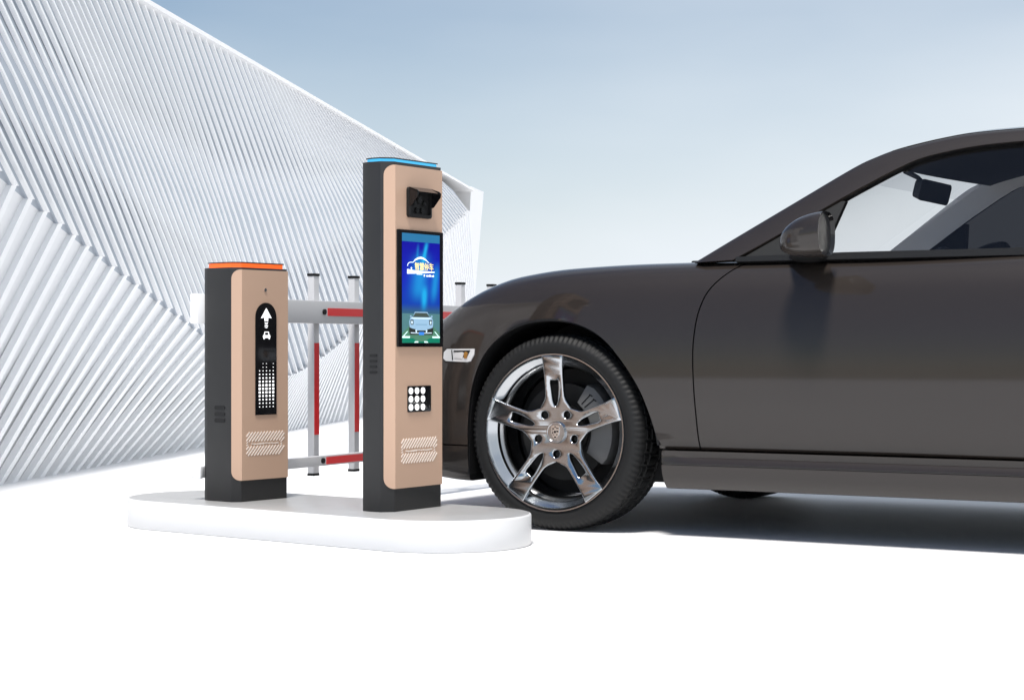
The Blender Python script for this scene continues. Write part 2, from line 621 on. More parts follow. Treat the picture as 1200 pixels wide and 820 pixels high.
def grille(root, x0, x1, z0, z1, y, pitch=0.0140, w=0.0029):
    m = MB()
    k = x0 + z0 - 0.0
    cz = (z0 + z1) / 2
    n = int((x1 - x0 + z1 - z0) / pitch)
    for i in range(1, n):
        cc = x0 - (z1 - z0) + i * pitch            # line x = cc + (z - z0)
        # clip against the rectangle, and leave the lettering band in the middle free
        for za, zb in ((z0, cz - 0.0075), (cz + 0.0075, z1)):
            lo_, hi_ = max(za, z0 + x0 - cc), min(zb, z0 + x1 - cc)
            if hi_ - lo_ < 0.004: continue
            p = (cc + lo_ - z0, lo_)
            q = (cc + hi_ - z0, hi_)
            d = w * 0.5
            m.plate([(p[0] - d, p[1] + d), (p[0] + d, p[1] - d), (q[0] + d, q[1] - d), (q[0] - d, q[1] + d)], y, y - 0.0012)
        # the ends of the band
    for xa, xb in ((x0, x0 + 0.018), (x1 - 0.018, x1)):
        for i in range(2):
            zc = cz - 0.0045 + i * 0.008
            m.plate([(xa + 0.002, zc - 0.002), (xa + 0.008, zc + 0.003), (xa + 0.006, zc + 0.005), (xa, zc)], y, y - 0.0012)
    # worn raised lettering, too small to read, as a row of short strokes
    rnd = random.Random(7)
    x = x0 + 0.022
    while x < x1 - 0.026:
        ln = rnd.uniform(0.006, 0.016)
        h = rnd.uniform(0.0015, 0.0026)
        zc = cz + rnd.uniform(-0.001, 0.001)
        m.plate([(x, zc - h), (x + ln, zc - h), (x + ln, zc + h), (x, zc + h)], y, y - 0.0012)
        x += ln + rnd.uniform(0.0015, 0.004)
    return m.build('speaker_grille', M['pink'], root)


def side_vents(root, c, y0, y1, zs, h, x):
    for z in zs:
        m = MB()
        pr = rounded_rect(y0, y1, z - h, z + h, h * 0.95, 4)
        m.add([(x, yy, zz) for yy, zz in pr] + [(x - 0.002, yy, zz) for yy, zz in pr],
              [(i, (i + 1) % len(pr), len(pr) + (i + 1) % len(pr), len(pr) + i) for i in range(len(pr))] + [list(range(len(pr), 2 * len(pr)))])
        m.build('vent_slot', M['vent'], root)


Y = -0.004        # outer face of the front panel in the kiosk's own frame

# short kiosk ------------------------------------------------------
ks = empty('parking_terminal', (-0.8764, 6.1633, ISL_H), math.pi / 2 - 0.6507)
tag(ks, 'short bronze fronted kiosk with glowing orange rim and arrow display', 'parking kiosk')
W, c, s_, zt = 0.21, 0.0235, 0.1083, 0.8536 - ISL_H
poly, inset = kiosk_body(W, c, s_, zt, ks)
front_panel(W, c, 0.97, 0.1635 - ISL_H, 0.8465 - ISL_H, ks, r=0.03)
light_ring(inset, zt, ks, M['orange'], 0.014)
kz = -ISL_H
arch = [(0.0585, 0.374 + kz), (0.1545, 0.374 + kz)] + [(0.1065 + 0.048 * math.cos(R(a)), 0.6925 + kz + 0.048 * math.sin(R(a))) for a in range(0, 181, 12)]
disp = MB().plate(arch, Y + 0.001, Y - 0.003).build('display', M['gloss_black'], ks)
yd = Y - 0.003
ar = MB()
ar.plate([(0.1065, 0.7233 + kz), (0.082, 0.690 + kz), (0.098, 0.692 + kz), (0.098, 0.681 + kz), (0.115, 0.681 + kz), (0.115, 0.692 + kz), (0.131, 0.690 + kz)], yd, yd - 0.0008)
for i in range(4):
    z = 0.6765 + kz - i * 0.0052
    ar.plate([(0.099 + 0.0018 * (i % 2), z - 0.0016), (0.106, z - 0.0034), (0.114 - 0.0018 * (i % 2), z - 0.0016), (0.114 - 0.0018 * (i % 2), z + 0.0008), (0.106, z - 0.001), (0.099, z + 0.0008)], yd, yd - 0.0008)
ar.build('arrow_sign', M['white_lit'], disp)
lk = MB()
# small front view of a car: roof with a dark windscreen left open, bonnet, two wheels
lk.plate([(0.0955, 0.634 + kz), (0.0985, 0.646 + kz), (0.1175, 0.646 + kz), (0.1205, 0.634 + kz), (0.1175, 0.634 + kz), (0.1155, 0.643 + kz), (0.1005, 0.643 + kz), (0.0985, 0.634 + kz)], yd, yd - 0.0008)
lk.plate(rounded_rect(0.0915, 0.1245, 0.6255 + kz, 0.635 + kz, 0.0025), yd, yd - 0.0008)
for xa in (0.0935, 0.1175):
    lk.plate([(xa, 0.6215 + kz), (xa + 0.005, 0.6215 + kz), (xa + 0.005, 0.627 + kz), (xa, 0.627 + kz)], yd, yd - 0.0008)
lk.build('car_sign', M['white_lit'], disp)
dots = MB()
for i in range(5):
    for j in range(13):
        x = 0.0757 + i * 0.0157
        z = 0.5414 + kz - j * 0.01176
        h = (0.0029 * math.exp(-((j - 7.0) / 4.2) ** 2) + 0.0009) * (0.92 if i % 2 else 1.0)
        if j < 2 and i in (0, 3): continue
        dots.plate([(x - h * 1.12, z - h), (x + h * 1.12, z - h), (x + h * 1.12, z + h), (x - h * 1.12, z + h)], yd, yd - 0.0008)
dots.build('led_matrix', M['white_lit'], disp)
lockm = MB()
lockm.cyl_y(0.1044, 0.7826 + kz, 0.0062, Y + 0.001, Y - 0.0022, 20, 0)
lockm.plate([(0.1028, 0.7790 + kz), (0.1060, 0.7790 + kz), (0.1060, 0.7862 + kz), (0.1028, 0.7862 + kz)], Y - 0.0022, Y - 0.0026, 1)
lockm.build('key_lock', [M['chrome'], M['black']], ks)
grille(ks, 0.0185, 0.1935, 0.2425 + kz, 0.3188 + kz, Y)
side_vents(ks, c, c + 0.028, c + 0.075, [0.3985 + kz, 0.3775 + kz, 0.357 + kz], 0.0065, -c)

# tall kiosk -------------------------------------------------------
kt = empty('payment_kiosk', (-0.3575, 5.7959, ISL_H), math.pi / 2 - 0.5786)
tag(kt, 'tall bronze fronted kiosk with blue screen, camera and glowing blue rim', 'parking kiosk')
W, c, s_, zt = 0.2434, 0.031, 0.050, 1.1606 - ISL_H
poly, inset = kiosk_body(W, c, s_, zt, kt)
front_panel(W, c, 0.78, 0.1645 - ISL_H, 1.1505 - ISL_H, kt, r=0.033)
light_ring(inset, zt, kt, M['cyan'], 0.009)
side_vents(kt, c, c + 0.012, c + 0.040, [0.57 + kz, 0.553 + kz, 0.536 + kz, 0.519 + kz], 0.004, -c)
# camera unit
cu = MB()
ox0, ox1, oz0, oz1 = 0.0549, 0.1761, 0.9944 + kz, 1.0873 + kz
outer = rounded_rect(ox0, ox1, oz0, oz1, 0.010)
inner = rounded_rect(ox0 + 0.008, ox1 - 0.008, oz0 + 0.010, oz1 - 0.006, 0.006)
n = len(outer)
rows = [[(x, Y + 0.001, z) for x, z in outer], [(x, Y - 0.010, z) for x, z in outer], [(x, Y - 0.012, z) for x, z in inner], [(x, Y - 0.002, z) for x, z in inner]]
cu.grid(rows, closed_u=True, smooth=False)
cu.add(rows[-1], [list(range(n))])
camu = cu.build('camera_unit', M['trim'], kt)
hd = MB()
prof = [(Y - 0.010, oz1), (Y - 0.040, oz1 - 0.010), (Y - 0.046, oz1 - 0.016), (Y - 0.044, oz1 - 0.028), (Y - 0.018, oz1 - 0.058), (Y - 0.010, oz1 - 0.060)]
for xa in (ox0 + 0.001, ox1 - 0.004):
    v = [(xa, y, z) for y, z in prof] + [(xa + 0.003, y, z) for y, z in prof]
    k = len(prof)
    hd.add(v, [(i, (i + 1) % k, k + (i + 1) % k, k + i) for i in range(k)] + [list(range(k))[::-1], list(range(k, 2 * k))])
hd.add([(ox0 + 0.001, Y - 0.010, oz1), (ox1 - 0.001, Y - 0.010, oz1), (ox1 - 0.001, Y - 0.046, oz1 - 0.016), (ox0 + 0.001, Y - 0.046, oz1 - 0.016),
        (ox0 + 0.001, Y - 0.010, oz1 - 0.004), (ox1 - 0.001, Y - 0.010, oz1 - 0.004), (ox1 - 0.001, Y - 0.044, oz1 - 0.019), (ox0 + 0.001, Y - 0.044, oz1 - 0.019)],
       [(0, 1, 2, 3), (4, 7, 6, 5), (0, 4, 5, 1), (3, 2, 6, 7), (0, 3, 7, 4), (1, 5, 6, 2)])
hd.build('hood', M['gloss_black'], camu)
for (x, z, r) in ((0.1155, 1.052, 0.0135), (0.090, 1.040, 0.0085), (0.141, 1.040, 0.0085), (0.102, 1.018, 0.0085), (0.129, 1.018, 0.0085)):
    m = MB()
    m.cyl_y(x, z + kz, r, Y - 0.002, Y - 0.009, 20, 0)
    m.cyl_y(x, z + kz, r * 0.68, Y - 0.009, Y - 0.0098, 20, 1)
    m.build('lens', [M['sail'], M['gloss_black']], camu)


# screen -----------------------------------------------------------
def screen_material():
    m = bpy.data.materials.new('screen_picture')
    m.use_nodes = True
    nt = m.node_tree
    b = nt.nodes['Principled BSDF']
    b.inputs['Base Color'].default_value = (0.01, 0.01, 0.012, 1)
    b.inputs['Roughness'].default_value = 0.12
    b.inputs['Specular IOR Level'].default_value = 0.15
    t = nt.nodes.new('ShaderNodeTexCoord')
    sp = nt.nodes.new('ShaderNodeSeparateXYZ')
    nt.links.new(t.outputs['Object'], sp.inputs[0])

    def math_(op, a, b_=None, c_=None):
        nd = nt.nodes.new('ShaderNodeMath')
        nd.operation = op
        for i, v in enumerate((a, b_, c_)):
            if v is None: continue
            if hasattr(v, 'links'): nt.links.new(v, nd.inputs[i])
            else: nd.inputs[i].default_value = v
        return nd.outputs[0]
    # u across, v up, both 0..1 over the lit area
    u = math_('DIVIDE', math_('SUBTRACT', sp.outputs['X'], 0.0242), 0.1979)
    v = math_('DIVIDE', math_('SUBTRACT', sp.outputs['Z'], 0.608 + kz), 0.337)
    cr = nt.nodes.new('ShaderNodeValToRGB')
    e = cr.color_ramp.elements
    e[0].position, e[0].color = 0.0, (0.02, 0.10, 0.09, 1)
    e[1].position, e[1].color = 1.0, (0.0, 0.0, 0.38, 1)
    for p, col in ((0.07, (0.03, 0.13, 0.13, 1)), (0.2, (0.06, 0.16, 0.19, 1)), (0.29, (0.035, 0.13, 0.26, 1)), (0.36, (0.0, 0.05, 0.50, 1)), (0.6, (0.0, 0.012, 0.58, 1)), (0.90, (0.0, 0.0, 0.42, 1))):
        el = e.new(p)
        el.color = col
    nt.links.new(v, cr.inputs['Fac'])

    def beam(slope, u0, wid, v0, v1, soft, gain):
        # a streak of light around the line u = u0 + slope * (v - 0.5)
        dd = math_('SUBTRACT', u, math_('MULTIPLY_ADD', math_('SUBTRACT', v, 0.5), slope, u0))
        gq = math_('POWER', 2.718, math_('MULTIPLY', math_('MULTIPLY', dd, dd), -1.0 / (wid * wid)))
        a = nt.nodes.new('ShaderNodeMapRange')
        a.interpolation_type = 'SMOOTHSTEP'
        a.inputs['From Min'].default_value = v0
        a.inputs['From Max'].default_value = v0 + soft
        nt.links.new(v, a.inputs['Value'])
        b2 = nt.nodes.new('ShaderNodeMapRange')
        b2.interpolation_type = 'SMOOTHSTEP'
        b2.inputs['From Min'].default_value = v1
        b2.inputs['From Max'].default_value = v1 + soft
        b2.inputs['To Min'].default_value = 1
        b2.inputs['To Max'].default_value = 0
        nt.links.new(v, b2.inputs['Value'])
        return math_('MULTIPLY', math_('MULTIPLY', math_('MULTIPLY', gq, a.outputs[0]), b2.outputs[0]), gain)
    tot = None
    for args in ((0.55, 0.42, 0.045, 0.70, 0.87, 0.10, 1.0), (0.20, 0.34, 0.03, 0.72, 0.85, 0.08, 0.35), (0.25, 0.44, 0.20, 0.33, 0.70, 0.18, 0.62),
                 (0.15, 0.60, 0.07, 0.26, 0.42, 0.14, 1.0), (0.30, 0.86, 0.09, 0.32, 0.60, 0.18, 0.60)):
        x = beam(*args)
        tot = x if tot is None else math_('ADD', tot, x)
    tot = math_('MINIMUM', tot, 1.0)
    mixn = nt.nodes.new('ShaderNodeMix')
    mixn.data_type = 'RGBA'
    mixn.inputs['B'].default_value = (0.01, 0.50, 0.98, 1)
    nt.links.new(tot, mixn.inputs['Factor'])
    nt.links.new(cr.outputs['Color'], mixn.inputs['A'])
    # status bar along the top
    gt = math_('GREATER_THAN', v, 0.925)
    mix2 = nt.nodes.new('ShaderNodeMix')
    mix2.data_type = 'RGBA'
    mix2.inputs['B'].default_value = (0.025, 0.22, 0.46, 1)
    nt.links.new(gt, mix2.inputs['Factor'])
    nt.links.new(mixn.outputs['Result'], mix2.inputs['A'])
    nt.links.new(mix2.outputs['Result'], b.inputs['Emission Color'])
    b.inputs['Emission Strength'].default_value = 0.85
    return m


fr = MB()
out_ = rounded_rect(0.0040, 0.2415, 0.5965 + kz, 0.955 + kz, 0.003, 3)
fr.plate(out_, Y + 0.001, Y - 0.006)
sc = fr.build('screen', M['gloss_black'], kt)
ys = Y - 0.006
MB().plate([(0.0242, 0.608 + kz), (0.2221, 0.608 + kz), (0.2221, 0.945 + kz), (0.0242, 0.945 + kz)], ys + 0.0005, ys - 0.0006).build('screen_picture', screen_material(), sc)
yp = ys - 0.0006
lg = MB()


def ribbon(mb, pts, w, y0, y1, mi=0):
    P = spline(pts, 6)
    wl = w if callable(w) else (lambda t: w)
    n_ = len(P)
    L_, R_ = [], []
    for i, p in enumerate(P):
        t = (P[min(i + 1, n_ - 1)] - P[max(i - 1, 0)]).normalized()
        nn = Vector((-t.y, t.x))
        h = wl(i / (n_ - 1)) / 2
        L_.append(p + nn * h)
        R_.append(p - nn * h)
    for i in range(n_ - 1):
        mb.plate([(L_[i].x, L_[i].y), (L_[i + 1].x, L_[i + 1].y), (R_[i + 1].x, R_[i + 1].y), (R_[i].x, R_[i].y)], y0, y1, mi)


def LG(px, py):      # picture coordinates of the logo (0..1) on the screen
    return (0.0242 + 0.1979 * px, 0.608 + kz + 0.337 * py)


ribbon(lg, [LG(0.28, 0.735), LG(0.36, 0.765), LG(0.48, 0.782), LG(0.60, 0.770), LG(0.72, 0.735)], lambda t: 0.001 + 0.0050 * math.sin(math.pi * t), yp, yp - 0.0004)
ribbon(lg, [LG(0.14, 0.700), LG(0.15, 0.720), LG(0.20, 0.735), LG(0.28, 0.737)], 0.002, yp, yp - 0.0004)
lg.cyl_y(*LG(0.24, 0.683), 0.0035, yp, yp - 0.0004, 12)
ribbon(lg, [LG(0.13, 0.652), LG(0.40, 0.650), LG(0.86, 0.656)], lambda t: 0.0115 * (1 - t) + 0.003, yp, yp - 0.0004)
lg.plate([LG(0.38, 0.628), LG(0.53, 0.628), LG(0.53, 0.634), LG(0.38, 0.634)], yp, yp - 0.0004)
for i, (a, b) in enumerate(((0.57, 0.60), (0.64, 0.70), (0.71, 0.76), (0.78, 0.81), (0.815, 0.84))):
    lg.plate([LG(a, 0.612), LG(b, 0.612), LG(b, 0.630 - 0.004 * (i % 2)), LG(a, 0.630 - 0.004 * (i % 2))], yp, yp - 0.0004)
M['logo_white'] = mat('logo_white', (0.78, 0.90, 1.0), 0.4, emit=0.85)
M['logo_gold'] = mat('logo_gold', (0.90, 0.72, 0.25), 0.4, emit=0.75)
lg.build('logo', M['logo_white'], sc)
tx, tz = LG(0.58, 0.697)
text_mesh('\u667a\u6167\u505c\u8f66', 0.025, 'logo_text', M['logo_gold'], sc, (tx, yp - 0.0003, tz), (R(90), 0, 0), width=0.098, bold=0.0002)

# the car shown at the foot of the screen: a flat picture
pic = MB()
pm = {}


def pcol(name, col, e=0.8):
    pm[name] = len(pm)
    return mat('picture_' + name, col, 0.4, emit=e)


pmats = [pcol('floor', (0.05, 0.14, 0.09)), pcol('green', (0.0, 0.12, 0.07)), pcol('line', (0.55, 0.80, 0.75)), pcol('body', (0.20, 0.32, 0.43)),
         pcol('dark', (0.012, 0.016, 0.014)), pcol('glassy', (0.035, 0.05, 0.04)), pcol('plate', (0.03, 0.16, 0.52)), pcol('light', (0.50, 0.62, 0.70)), pcol('wall', (0.05, 0.13, 0.14)), pcol('shade', (0.15, 0.26, 0.36))]


def PP(px, py): return LG(px / 100.0, py / 100.0)      # x 0..100 across, y in per cent of the screen height


def pp(name, pts, layer):
    pic.plate([PP(*p) for p in pts], yp - 0.0001 * layer, yp - 0.0001 * layer - 0.00012, pm[name])


pp('wall', [(0, 7), (100, 7), (100, 27), (0, 27)], 0.5)
pp('floor', [(0, 1), (100, 1), (100, 9), (78, 17), (22, 17), (0, 9)], 1.6)
pp('green', [(0, 0.3), (100, 0.3), (100, 4.5), (72, 4.5), (60, 1.5), (40, 1.5), (28, 4.5), (0, 4.5)], 2.7)
for k in (0, 1):
    fx = (lambda x: x) if k == 0 else (lambda x: 100 - x)
    pp('line', [(fx(0), 4.6), (fx(20), 4.6), (fx(20), 6.3), (fx(0), 6.3)], 3.8)
    pp('line', [(fx(2), 6.4), (fx(5), 6.4), (fx(15), 10.6), (fx(12.5), 10.6)], 3.8)
    pp('line', [(fx(31), 0.4), (fx(42), 0.4), (fx(42), 1.7), (fx(34), 1.7)], 3.8)
pp('dark', [(20, 7.6), (80, 7.6), (82, 11), (82, 16), (76, 24), (24, 24), (18, 16), (18, 11)], 4.9)
pp('body', [(33, 28.6), (66, 28.6), (72, 24.5), (79, 23.2), (82, 19.5), (81, 14.5), (66, 11.6), (34, 11.6), (19, 14.5), (18, 19.5), (21, 23.2), (28, 24.5)], 6.0)
pp('glassy', [(34, 27.7), (65, 27.7), (73, 23.8), (27, 23.8)], 7.1)
pp('light', [(22, 23.2), (78, 23.2), (72, 22.2), (28, 22.2)], 7.1)
pp('shade', [(36, 17.6), (64, 17.6), (66, 16.4), (34, 16.4)], 7.1)
for k in (0, 1):
    fx = (lambda x: x) if k == 0 else (lambda x: 100 - x)
    pp('dark', [(fx(21), 21.3), (fx(29), 21.3), (fx(29), 16.8), (fx(22), 16.8)], 7.1)
    pp('light', [(fx(23), 20.2), (fx(27), 20.2), (fx(27), 17.6), (fx(23.5), 17.6)], 8.2)
    pp('body', [(fx(20), 25.3), (fx(24), 25.3), (fx(24), 23.9), (fx(20), 23.9)], 7.1)
    pp('dark', [(fx(21), 13.8), (fx(35), 12.6), (fx(35), 9.8), (fx(24), 9.8)], 7.1)
    pp('light', [(fx(34), 12.2), (fx(38), 11.6), (fx(38), 9.9), (fx(35), 9.9)], 8.2)
    pp('light', [(fx(22), 9.8), (fx(44), 9.4), (fx(44), 8.8), (fx(22), 9.0)], 8.2)
pp('plate', [(43.5, 10.2), (57, 10.2), (57, 7.4), (43.5, 7.4)], 9.3)
pic.build('car_picture', pmats, sc)

# keypad
kp = MB().plate(rounded_rect(0.0593, 0.1807, 0.3957 + kz, 0.476 + kz, 0.004, 4), Y + 0.001, Y - 0.003).build('keypad', M['gloss_black'], kt)
for i in range(3):
    for j in range(3):
        MB().cyl_y(0.0735 + i * 0.0315, 0.4609 + kz - j * 0.0252, 0.0100, Y - 0.0028, Y - 0.0050, 20).build('button', M['white_lit'], kp)
grille(kt, 0.0285, 0.216, 0.2395 + kz, 0.3150 + kz, Y)

# ------------------------------------------------------------------ barrier fence
bar = empty('barrier_fence', (-0.985, 6.385, 0), math.pi / 2 - R(28))
tag(bar, 'grey two rail barrier fence with red reflective strips behind the kiosks', 'barrier')
# own frame: x along the fence, -y faces the right of the picture
MB().box(-0.13, 2.35, -0.040, 0.004, 0.680, 0.762).build('rail', M['rail'], bar, bevel=0.004)
MB().box(-0.13, 2.35, -0.034, 0.002, 0.166, 0.202).build('rail', M['rail'], bar, bevel=0.003)
e = MB()
e.prism([(-0.158, -0.032), (-0.130, -0.046), (-0.130, 0.010), (-0.158, -0.004)], 0.672, 0.770)
e.build('end_cap', M['white'], bar, bevel=0.003)
MB().box(-0.146, -0.130, -0.036, 0.004, 0.164, 0.204).build('end_cap', M['white'], bar, bevel=0.003)
for k in range(-1, 7):
    t = 0.597 + k * 0.2705
    if k == -1: continue
    p = MB().box(t - 0.0165, t + 0.0165, 0.006, 0.034, 0.135, 0.853).build('post', M['post'], bar, bevel=0.002)
    MB().box(t - 0.018, t + 0.018, 0.0045, 0.0355, 0.853, 0.862).build('cap', M['black'], p)
    MB().box(t - 0.0175, t + 0.0175, 0.005, 0.035, 0.128, 0.137).build('foot', M['black'], p)
    MB().box(t - 0.0150, t + 0.0150, 0.0045, 0.0065, 0.277, 0.610).build('reflector', M['red'], p)
x = 0.60
while x < 2.2:
    MB().box(x, x + 0.42, -0.0425, -0.039, 0.708, 0.736).build('reflector', M['red'], bar)
    MB().cyl_y(x - 0.024, 0.722, 0.010, -0.039, -0.046, 16).build('bolt', M['black'], bar)
    MB().box(x, x + 0.42, -0.0365, -0.033, 0.171, 0.197).build('reflector', M['red'], bar)
    MB().cyl_y(x - 0.024, 0.185, 0.010, -0.033, -0.040, 16).build('bolt', M['black'], bar)
    x += 0.55
MB().box(0.02, 0.14, -0.075, -0.038, 0.655, 0.787).build('bracket', M['dark'], bar, bevel=0.003)
MB().box(0.02, 0.14, -0.075, -0.032, 0.150, 0.218).build('bracket', M['dark'], bar, bevel=0.003)

# ------------------------------------------------------------------ car
YAW = R(30)
car = empty('sports_car', (0.5631, 6.9056, 0), math.pi - YAW)
# own frame of the shapes below: x forward, y away from the camera, z up; the mesh is mirrored into the Empty's frame
car_label = 'glossy dark brown sports coupe parked beside the island'
tag(car, car_label, 'car')
# the Empty's x runs forwards; its y then points to the camera side, so a design point (x, y, z) is placed at (x, -y, z)


def CF(mb):
    mb.v = [(x, -y, z) for x, y, z in mb.v]
    return mb


XK = [-3.44, -3.40, -3.28, -3.05, -2.75, -2.415, -2.0, -1.5, -1.0, -0.6, -0.3, 0.0, 0.2, 0.35, 0.45, 0.55, 0.65, 0.75, 0.83, 0.88, 0.90]
HW = [0.42, 0.58, 0.74, 0.845, 0.892, 0.902, 0.895, 0.878, 0.866, 0.866, 0.872, 0.880, 0.874, 0.856, 0.834, 0.800, 0.748, 0.665, 0.555, 0.42, 0.30]
ZC = [0.56, 0.68, 0.76, 0.815, 0.855, 0.880, 0.885, 0.874, 0.868, 0.868, 0.866, 0.855, 0.832, 0.790, 0.742, 0.680, 0.615, 0.545, 0.485, 0.44, 0.41]
ZT = [0.56, 0.69, 0.79, 0.84, 0.86, 0.87, 0.87, 0.86, 0.86, 0.885, 0.855, 0.805, 0.765, 0.725, 0.690, 0.645, 0.590, 0.530, 0.475, 0.435, 0.405]
ZB = [0.42, 0.36, 0.29, 0.24, 0.20, 0.20, 0.275, 0.275, 0.275, 0.275, 0.275, 0.20, 0.150, 0.150, 0.155, 0.165, 0.180, 0.20, 0.23, 0.27, 0.30]


def section(x):
    hw, zc, ztp, zb = (interp(XK, A, x) for A in (HW, ZC, ZT, ZB))
    if -2.05 < x < -0.32: zb = 0.275
    h = zc - zb
    k = min(1.0, hw / 0.8)
    side = spline([(hw - 0.020 * k, zb + 0.004), (hw - 0.006 * k, zb + 0.10 * h), (hw, zb + 0.34 * h), (hw - 0.006 * k, zb + 0.60 * h),
                   (hw - 0.028 * k, zb + 0.80 * h), (hw - 0.062 * k, zb + 0.915 * h), (hw - 0.115 * k, zb + 0.978 * h), (hw - 0.20 * k, zc),
                   (hw - 0.34 * k, zc * 0.6 + ztp * 0.4 - 0.004), (hw * 0.33, ztp - 0.006), (0.0, ztp)], 7)
    bottom = [(0.0, zb), (hw * 0.5, zb), (hw - 0.10 * k, zb), (hw - 0.035 * k, zb)]
    return bottom + [(p.x, p.y) for p in side]


def body_mesh(name):
    xs = []
    for a, b in zip(XK, XK[1:]):
        n_ = max(2, int((b - a) / 0.035))
        xs += [a + (b - a) * i / n_ for i in range(n_)]
    xs.append(XK[-1])
    rows = []
    for x in xs:
        sc_ = section(x)
        half = [(x, -y, z) for y, z in sc_]
        other = [(x, y, z) for y, z in sc_[1:-1]][::-1]
        rows.append(half + other)
    m = MB()
    m.grid(rows, closed_u=True, smooth=True)
    m.add(rows[0], [list(range(len(rows[0])))])
    m.add(rows[-1], [list(range(len(rows[-1])))[::-1]])
    return m


def make_body():
    o = CF(body_mesh('body')).build('body', [M['paint'], M['black'], M['interior']], None, angle=60)
    return o


ref = make_body()
b_ = bmesh.new()
b_.from_mesh(ref.data)
b_.normal_update()
ref_n = [v.normal.copy() for v in b_.verts]
ref_co = [v.co.copy() for v in b_.verts]
ref_faces = [[v.index for v in f.verts] for f in b_.faces]
BVH = BVHTree.FromPolygons(ref_co, ref_faces)
b_.free()


def fix_normals(o):
    me = o.data
    out = []
    for p in me.polygons:
        p.use_smooth = True
        for vi in p.vertices:
            co = me.vertices[vi].co
            loc, nrm, fi, dist = BVH.find_nearest(co)
            n_ = p.normal
            if dist < 0.002:
                idx = ref_faces[fi]
                if len(idx) <= 4:
                    w = poly_3d_calc([ref_co[i] for i in idx], loc)
                    r_ = Vector((0, 0, 0))
                    for i, ww in zip(idx, w): r_ += ref_n[i] * ww
                    r_.normalize()
                    if r_.dot(n_) > 0.75: n_ = r_
            out.append(n_)
    me.normals_split_custom_set(out)


def prism_xz(poly, y0, y1, mi):
    """cutter: polygon in x,z over a span of y (design frame)"""
    n_ = len(poly)
    v = [(x, y0, z) for x, z in poly] + [(x, y1, z) for x, z in poly]
    m = MB()
    m.add(v, [(i, (i + 1) % n_, n_ + (i + 1) % n_, n_ + i) for i in range(n_)] + [list(range(n_))[::-1], list(range(n_, 2 * n_))], mi)
    return CF(m).build('cutter', [M['paint'], M['black'], M['interior']])


ARCH = [(-0.386, 0.10), (-0.385, 0.167), (-0.379, 0.268), (-0.365, 0.338), (-0.340, 0.410), (-0.309, 0.474), (-0.252, 0.554), (-0.186, 0.622), (-0.108, 0.664), (-0.014, 0.683),
        (0.093, 0.676), (0.185, 0.640), (0.262, 0.568), (0.305, 0.47), (0.322, 0.36), (0.326, 0.24), (0.326, 0.10)]
arch_s = [(p.x, p.y) for p in spline(ARCH, 4)]
DOOR = [(-0.522, 0.20), (-0.518, 0.273), (-0.512, 0.36), (-0.504, 0.46), (-0.499, 0.576), (-0.505, 0.665), (-0.515, 0.715), (-0.533, 0.762), (-0.565, 0.803), (-0.615, 0.845), (-0.690, 0.885),
        (-0.74, 0.95), (-1.70, 0.95), (-1.735, 0.80), (-1.745, 0.6), (-1.70, 0.40), (-1.62, 0.20)]
door_s = [(p.x, p.y) for p in spline(DOOR[:11], 4)] + DOOR[11:]


def grown(poly, k):
    n_ = len(poly)
    out = []
    area = sum(poly[i][0] * poly[(i + 1) % n_][1] - poly[(i + 1) % n_][0] * poly[i][1] for i in range(n_))
    sg = 1 if area > 0 else -1
    for i in range(n_):
        a, b = Vector(poly[i - 1]), Vector(poly[(i + 1) % n_])
        t = (b - a).normalized()
        nn = Vector((t.y, -t.x)) * sg
        out.append((poly[i][0] + nn.x * k, poly[i][1] + nn.y * k))
    return out


body = ref
body.name = 'body'
doors = []
for sgn in (-1, 1):
    dsh = make_body()
    dsh.name = 'door'
    boolean(dsh, prism_xz(door_s, sgn * 1.2, sgn * 0.735, 1), 'INTERSECT')
    doors.append(dsh)
for sgn in (-1, 1):
    boolean(body, prism_xz(grown(door_s, 0.0045), sgn * 1.2, sgn * 0.730, 1))
    boolean(body, prism_xz(arch_s, sgn * 1.2, sgn * 0.52, 1))
    boolean(body, prism_xz([(x * 1.02 - 2.415, 0.10 + (z - 0.10) * 1.02) for x, z in arch_s], sgn * 1.2, sgn * 0.52, 1))
    # seam between bumper and lower lip
    boolean(body, prism_xz([(0.30, 0.2660), (0.95, 0.2660), (0.95, 0.2705), (0.30, 0.2705)], sgn * 1.2, sgn * 0.66, 1))
boolean(body, prism_xz([(-0.80, 0.30), (-2.05, 0.30), (-2.05, 1.2), (-0.80, 1.2)], -0.70, 0.70, 2))
for o in [body] + doors:
    fix_normals(o)
    o.parent = car

# sills
for sgn in (-1, 1):
    pf = [(0.70, 0.152), (0.800, 0.150), (0.822, 0.153), (0.842, 0.172), (0.857, 0.200), (0.862, 0.2275), (0.855, 0.2290), (0.855, 0.2325), (0.861, 0.2335), (0.858, 0.244), (0.850, 0.253), (0.853, 0.264), (0.859, 0.2725), (0.70, 0.2725)]
    m = MB()
    rows = []
    for i in range(41):
        x = -0.392 - 1.66 * i / 40
        dy = interp([-2.1, -1.8, -1.0, -0.6, -0.392], [0.022, 0.012, 0.004, 0.003, 0.008], x)
        k = min(1.0, max(0.0, (-0.40 - x) / 0.10))             # the hollow fades out towards the wheel
        row = []
        for j, (y, z) in enumerate(pf):
            if j in (9, 10, 11): y = lerp(0.861, y, k)
            row.append((x, sgn * (y + dy), z))
        rows.append(row)
    m.grid(rows, closed_u=True, smooth=True)
    m.add(rows[0], [list(range(len(pf)))])
    m.add(rows[-1], [list(range(len(pf)))[::-1]])
    CF(m).build('sill', M['paint'], car, angle=28)
MB().box(-2.05, 0.45, -0.70, 0.70, 0.160, 0.272).build('underbody', M['black'], car)

